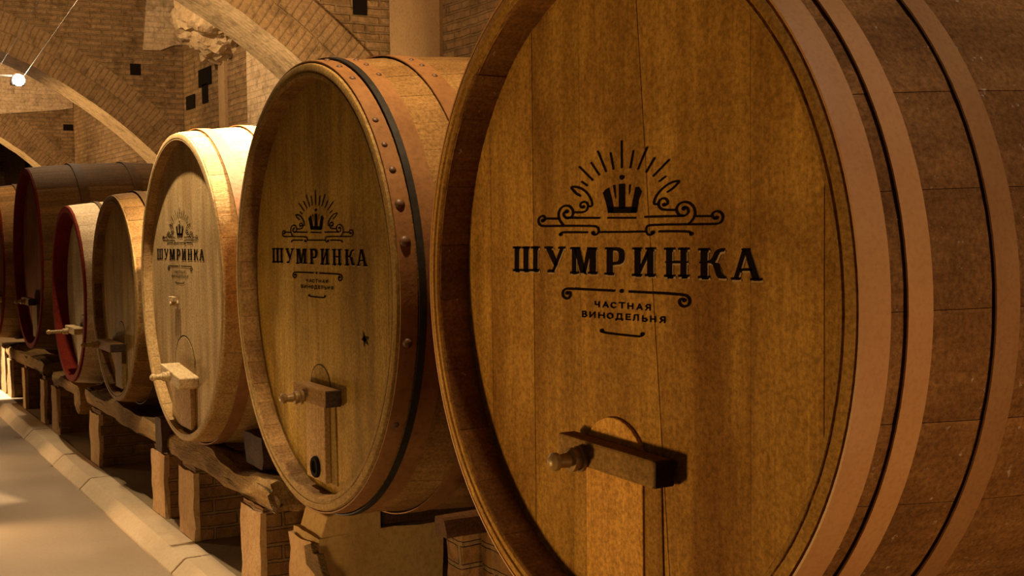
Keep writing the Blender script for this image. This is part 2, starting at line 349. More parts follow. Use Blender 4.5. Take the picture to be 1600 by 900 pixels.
# kerb stones along the aisle
edges = [-1.5, -3.97, -6.45, -8.92, -11.4, -13.9, -16.4, -18.9, -21.4]
klab = ['long pale kerb stone at the bottom edge of the photo, nearest the camera', 'pale kerb stone beside the brick piers under the middle emblem cask',
        'pale kerb stone between the two dark joints in the lower left', 'pale kerb stone past the second joint, below the small dark cask',
        'pale kerb stone beside the piers of the bleached cask', 'brightly lit kerb stone at the left edge by the far piers', 'far kerb stone just beyond the bright floor light', 'last visible kerb stone far down the aisle']
for i in range(len(edges)-1):
    m = MB(); g = .012; x1, x0 = edges[i]-g, edges[i+1]+g
    K = 14; sec = [(KY, -.02), (KY+.006, .012), (KT-.012, PZ-.006), (KT, PZ), (KT+.13, PZ), (KT+.13, -.02)]
    V = []; F = []; n = len(sec)
    for k in range(K+1):
        x = x0+(x1-x0)*k/K
        for j, (y, z) in enumerate(sec):
            d = .007*noise.noise(Vector((x*2.3, j*3.1, i*5)))
            V.append((x, y+d*(j < 4), z+.4*d*(1 < j < 5)))
    for k in range(K):
        for j in range(n): F.append((k*n+j, k*n+(j+1) % n, (k+1)*n+(j+1) % n, (k+1)*n+j))
    F += [tuple(range(n)), tuple(range(K*n, (K+1)*n))]
    m.add(V, F); tag(m.build('kerb_stone', M['kerb'], bevel=.004), klab[i], 'kerb', 'kerb stones along the aisle')

# ---------------------------------------------------------------- brick piers, timbers, chocks
def pier(x0, x1, y0, y1, z1, label, mat='brick_pier'):
    m = MB(); nx, ny, nz = 5, max(5, int((y1-y0)/.12)), max(7, int((z1-PZ)/.045)); idx = {}
    def vert(i, j, k):
        key = (i, j, k)
        if key not in idx:
            p = Vector((x0+(x1-x0)*i/nx, y0+(y1-y0)*j/ny, PZ+(z1-PZ)*k/nz))
            d = noise.noise_vector(p*4.2)*.010+noise.noise_vector(p*13)*.007
            if k == 0: d.z = 0
            edge = (i in (0, nx))+(j in (0, ny))+(k in (0, nz))
            q = p+d
            if edge >= 2: q += (Vector(((x0+x1)/2, (y0+y1)/2, (PZ+z1)/2))-p).normalized()*(.006+.008*abs(noise.noise(p*9)))
            if k == 0: q.z = PZ
            idx[key] = len(m.v); m.v.append(tuple(q))
        return idx[key]
    for i in range(nx):
        for k in range(nz):
            m.f.append((vert(i,0,k), vert(i+1,0,k), vert(i+1,0,k+1), vert(i,0,k+1))); m.f.append((vert(i,ny,k), vert(i,ny,k+1), vert(i+1,ny,k+1), vert(i+1,ny,k)))
        for j in range(ny):
            m.f.append((vert(i,j,0), vert(i,j+1,0), vert(i+1,j+1,0), vert(i+1,j,0))); m.f.append((vert(i,j,nz), vert(i+1,j,nz), vert(i+1,j+1,nz), vert(i,j+1,nz)))
    for j in range(ny):
        for k in range(nz):
            m.f.append((vert(0,j,k), vert(0,j,k+1), vert(0,j+1,k+1), vert(0,j+1,k))); m.f.append((vert(nx,j,k), vert(nx,j+1,k), vert(nx,j+1,k+1), vert(nx,j,k+1)))
    # material by face: narrow front is plastered lime wash, the long side is brick
    o = m.build('brick_pier', M[mat], uv=True, smooth=35)
    if y0 < 2.0 and z1 < .7:
        m = MB(); nx, nz = 6, 10; V = []; F = []
        for lay_ in (0, 1):
            for k in range(nz+1):
                for i in range(nx+1):
                    x = x0-.004+(x1-x0+.008)*i/nx; z = PZ+(z1-.03-PZ)*k/nz; q = noise.noise(Vector((x*9, z*9, 3)))
                    V.append((x+(.010*q if i in (0, nx) else 0), y0-.012+.007*q if lay_ == 0 else y0+.02, z+(.015*q if k == nz else 0)))
        W = nx+1; T = W*(nz+1)
        for k in range(nz):
            for i in range(nx): F.append((k*W+i, k*W+i+1, (k+1)*W+i+1, (k+1)*W+i))
        for k in range(nz):
            for i in (0, nx): F.append((k*W+i, (k+1)*W+i, T+(k+1)*W+i, T+k*W+i))
        for i in range(nx):
            for k in (0, nz): F.append((k*W+i, k*W+i+1, T+k*W+i+1, T+k*W+i))
        m.add(V, F); m.build('front_plaster', M['pier_plaster'], o, smooth=40)['label'] = 'lime plastered narrow front'
    tag(o, label, 'pier', 'brick piers under the casks'); return o
FRONT = 1.845
p4 = pier(-5.199, -4.90, FRONT, 2.455, .505, 'smooth rendered brown pier under the middle emblem cask', 'render')
m = MB(); m.prism_x([(1.87, .49), (2.15, .49), (2.15, .598), (1.98, .602), (1.90, .585)], -5.17, -4.905)
m.v = [(x+.006*noise.noise(Vector((x*9, y*9, z*9))), y, z) for x, y, z in m.v]; m.build('saddle_block', M['render'], p4, bevel=.006)
pier(-5.903, -5.615, FRONT, 3.4, .492, 'brick pier under the right end of the hewn beam')
pier(-7.065, -6.76, FRONT, 3.4, .492, 'brick pier directly below the smallest emblem cask, right of its dark post')
pier(-7.705, -7.404, FRONT, 3.4, .492, 'brick pier below the dark post, left under the smallest emblem cask')
pier(-9.605, -9.298, FRONT, 3.4, .492, 'wide sided brick pier alone under the small dark cask')
pier(-11.264, -11.025, FRONT, 3.3, .505, 'narrow brick pier left of the bleached cask')
pier(-11.842, -11.649, FRONT, 3.3, .505, 'slim brick pier under the right end of the far beam')
pier(-12.93, -12.76, FRONT, 3.3, .505, 'brick pier with thin light edge under the big red rimmed cask')
pier(-13.95, -13.72, FRONT, 3.3, .505, 'brightly lit brick pier behind the bright floor light')
pier(-14.45, -14.10, FRONT, 3.3, .6, 'leftmost brick pier at the left edge of the photo')
pier(-3.890, -3.775, 1.95, 3.3, .758, 'dark brick pier in shadow below the red-brown rail')
pier(-3.765, -3.44, 2.02, 3.3, .758, 'orange brick pier right behind the rim of the nearest cask')

def hewn(name, x0, x1, y0, y1, z0, z1, mat, label, cat, rough=.03, seed=0, axis='x', taper=0, group=None, res=.05):
    """a hewn timber: a gridded box roughened along its grain"""
    m = MB(); nx, ny, nz = [max(3, int(abs(d)/res)) for d in (x1-x0, y1-y0, z1-z0)]
    nx, ny, nz = min(nx, 60), min(ny, 60), min(nz, 8); idx = {}
    def vert(i, j, k):
        key = (i, j, k)
        if key not in idx:
            p = Vector((x0+(x1-x0)*i/nx, y0+(y1-y0)*j/ny, z0+(z1-z0)*k/nz)); s = Vector((seed*7.1, seed*3.3, seed*1.7))
            g = Vector((p.x*1.3, p.y*7, p.z*7)) if axis == 'x' else Vector((p.x*7, p.y*1.3, p.z*7))
            d = noise.noise_vector(g+s)*rough+noise.noise_vector(g*2.7+s)*rough*.5
            e = (i if axis == 'x' else j); en = (nx if axis == 'x' else ny)
            if e in (0, en): d = d*.35+Vector((noise.noise(p*14+s)*rough*1.6, 0, 0)) if axis == 'x' else Vector((0, noise.noise(p*14+s)*rough*1.2, 0))
            corner = (j in (0, ny))+(k in (0, nz)) if axis == 'x' else (i in (0, nx))+(k in (0, nz))
            q = p+d
            if corner == 2:
                cc = Vector((p.x, (y0+y1)/2, (z0+z1)/2)) if axis == 'x' else Vector(((x0+x1)/2, p.y, (z0+z1)/2))
                q += (cc-p).normalized()*(.3*rough+.5*rough*abs(noise.noise(p*3+s)))
            if k == 0: q.z = z0+max(0, (q.z-z0))*.4
            idx[key] = len(m.v); m.v.append(tuple(q))
        return idx[key]
    for i in range(nx):
        for k in range(nz):
            m.f.append((vert(i,0,k), vert(i+1,0,k), vert(i+1,0,k+1), vert(i,0,k+1))); m.f.append((vert(i,ny,k), vert(i,ny,k+1), vert(i+1,ny,k+1), vert(i+1,ny,k)))
        for j in range(ny):
            m.f.append((vert(i,j,0), vert(i,j+1,0), vert(i+1,j+1,0), vert(i+1,j,0))); m.f.append((vert(i,j,nz), vert(i+1,j,nz), vert(i+1,j+1,nz), vert(i,j+1,nz)))
    for j in range(ny):
        for k in range(nz):
            m.f.append((vert(0,j,k), vert(0,j,k+1), vert(0,j+1,k+1), vert(0,j+1,k))); m.f.append((vert(nx,j,k), vert(nx,j+1,k), vert(nx,j+1,k+1), vert(nx,j,k+1)))
    o = m.build(name, M[mat], smooth=30); tag(o, label, cat, group); return o
TG = 'hewn beams on the piers'
hewn('timber_beam', -7.30, -5.47, 1.83, 2.06, .495, .605, 'beam', 'rough hewn beam with a broken right end below the smallest emblem cask', 'beam', .05, 1, 'x', group=TG, res=.03)
hewn('timber_beam', -9.72, -7.46, 1.83, 2.10, .495, .625, 'beam', 'long rough beam under the small dark cask, left of the dark post', 'beam', .036, 2, 'x', group=TG, res=.04)
hewn('timber_beam', -11.2, -10.05, 1.83, 2.08, .508, .60, 'beam', 'short beam under the bleached cask, left of the log end', 'beam', .03, 4, 'x', group=TG, res=.05)
hewn('timber_beam', -14.0, -11.70, 1.83, 2.08, .508, .62, 'beam', 'far hewn beam under the big red rimmed cask', 'beam', .036, 3, 'x', group=TG)
m = MB(); m.prism_y([(-4.93, .47), (-4.86, .495), (-4.82, .46), (-4.77, .47), (-4.70, .40), (-4.64, .37), (-4.60, .325), (-4.585, .29), (-4.66, .315), (-4.72, .33), (-4.80, .375), (-4.89, .40)], 1.80, 1.83)
m.v = [(x, y+.010*noise.noise(Vector((x*11, y, z*11))), z) for x, y, z in m.v]
tag(m.build('broken_plank', M['beam'], bevel=.004), 'splintered plank stub on the rendered pier under the middle emblem cask', 'plank')
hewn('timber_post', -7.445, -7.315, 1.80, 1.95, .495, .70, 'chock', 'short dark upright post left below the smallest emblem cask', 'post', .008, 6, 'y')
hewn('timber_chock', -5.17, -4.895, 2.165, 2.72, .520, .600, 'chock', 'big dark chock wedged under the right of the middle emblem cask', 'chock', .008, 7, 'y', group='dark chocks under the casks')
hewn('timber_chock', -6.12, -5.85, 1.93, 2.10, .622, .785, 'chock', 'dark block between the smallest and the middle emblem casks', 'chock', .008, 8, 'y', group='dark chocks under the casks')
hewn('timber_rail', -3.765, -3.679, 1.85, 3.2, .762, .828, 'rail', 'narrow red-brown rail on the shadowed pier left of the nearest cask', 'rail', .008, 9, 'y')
hewn('saddle_beam', -3.50, -1.75, 2.05, 2.30, .622, .70, 'beam', 'saddle beam hidden low under the nearest cask', 'beam', .02, 10, 'x') if False else None
m = MB(); prof = [(0, .075), (.012, .098), (.05, .104), (.3, .100), (.33, .09)]; m.lathe(prof, 'y', (-9.885, 1.79, .505), 26)
m.v = [(x+.012*noise.noise(Vector((x*9, y*2, z*9))), y+.010*noise.noise(Vector((x*25, y, z*25))), z+.012*noise.noise(Vector((x*9+5, y*2, z*9)))) for x, y, z in m.v]
tag(m.build('log_end', M['beam_y'], smooth=35), 'pale round log end poking out between the bleached and the small dark casks', 'log')

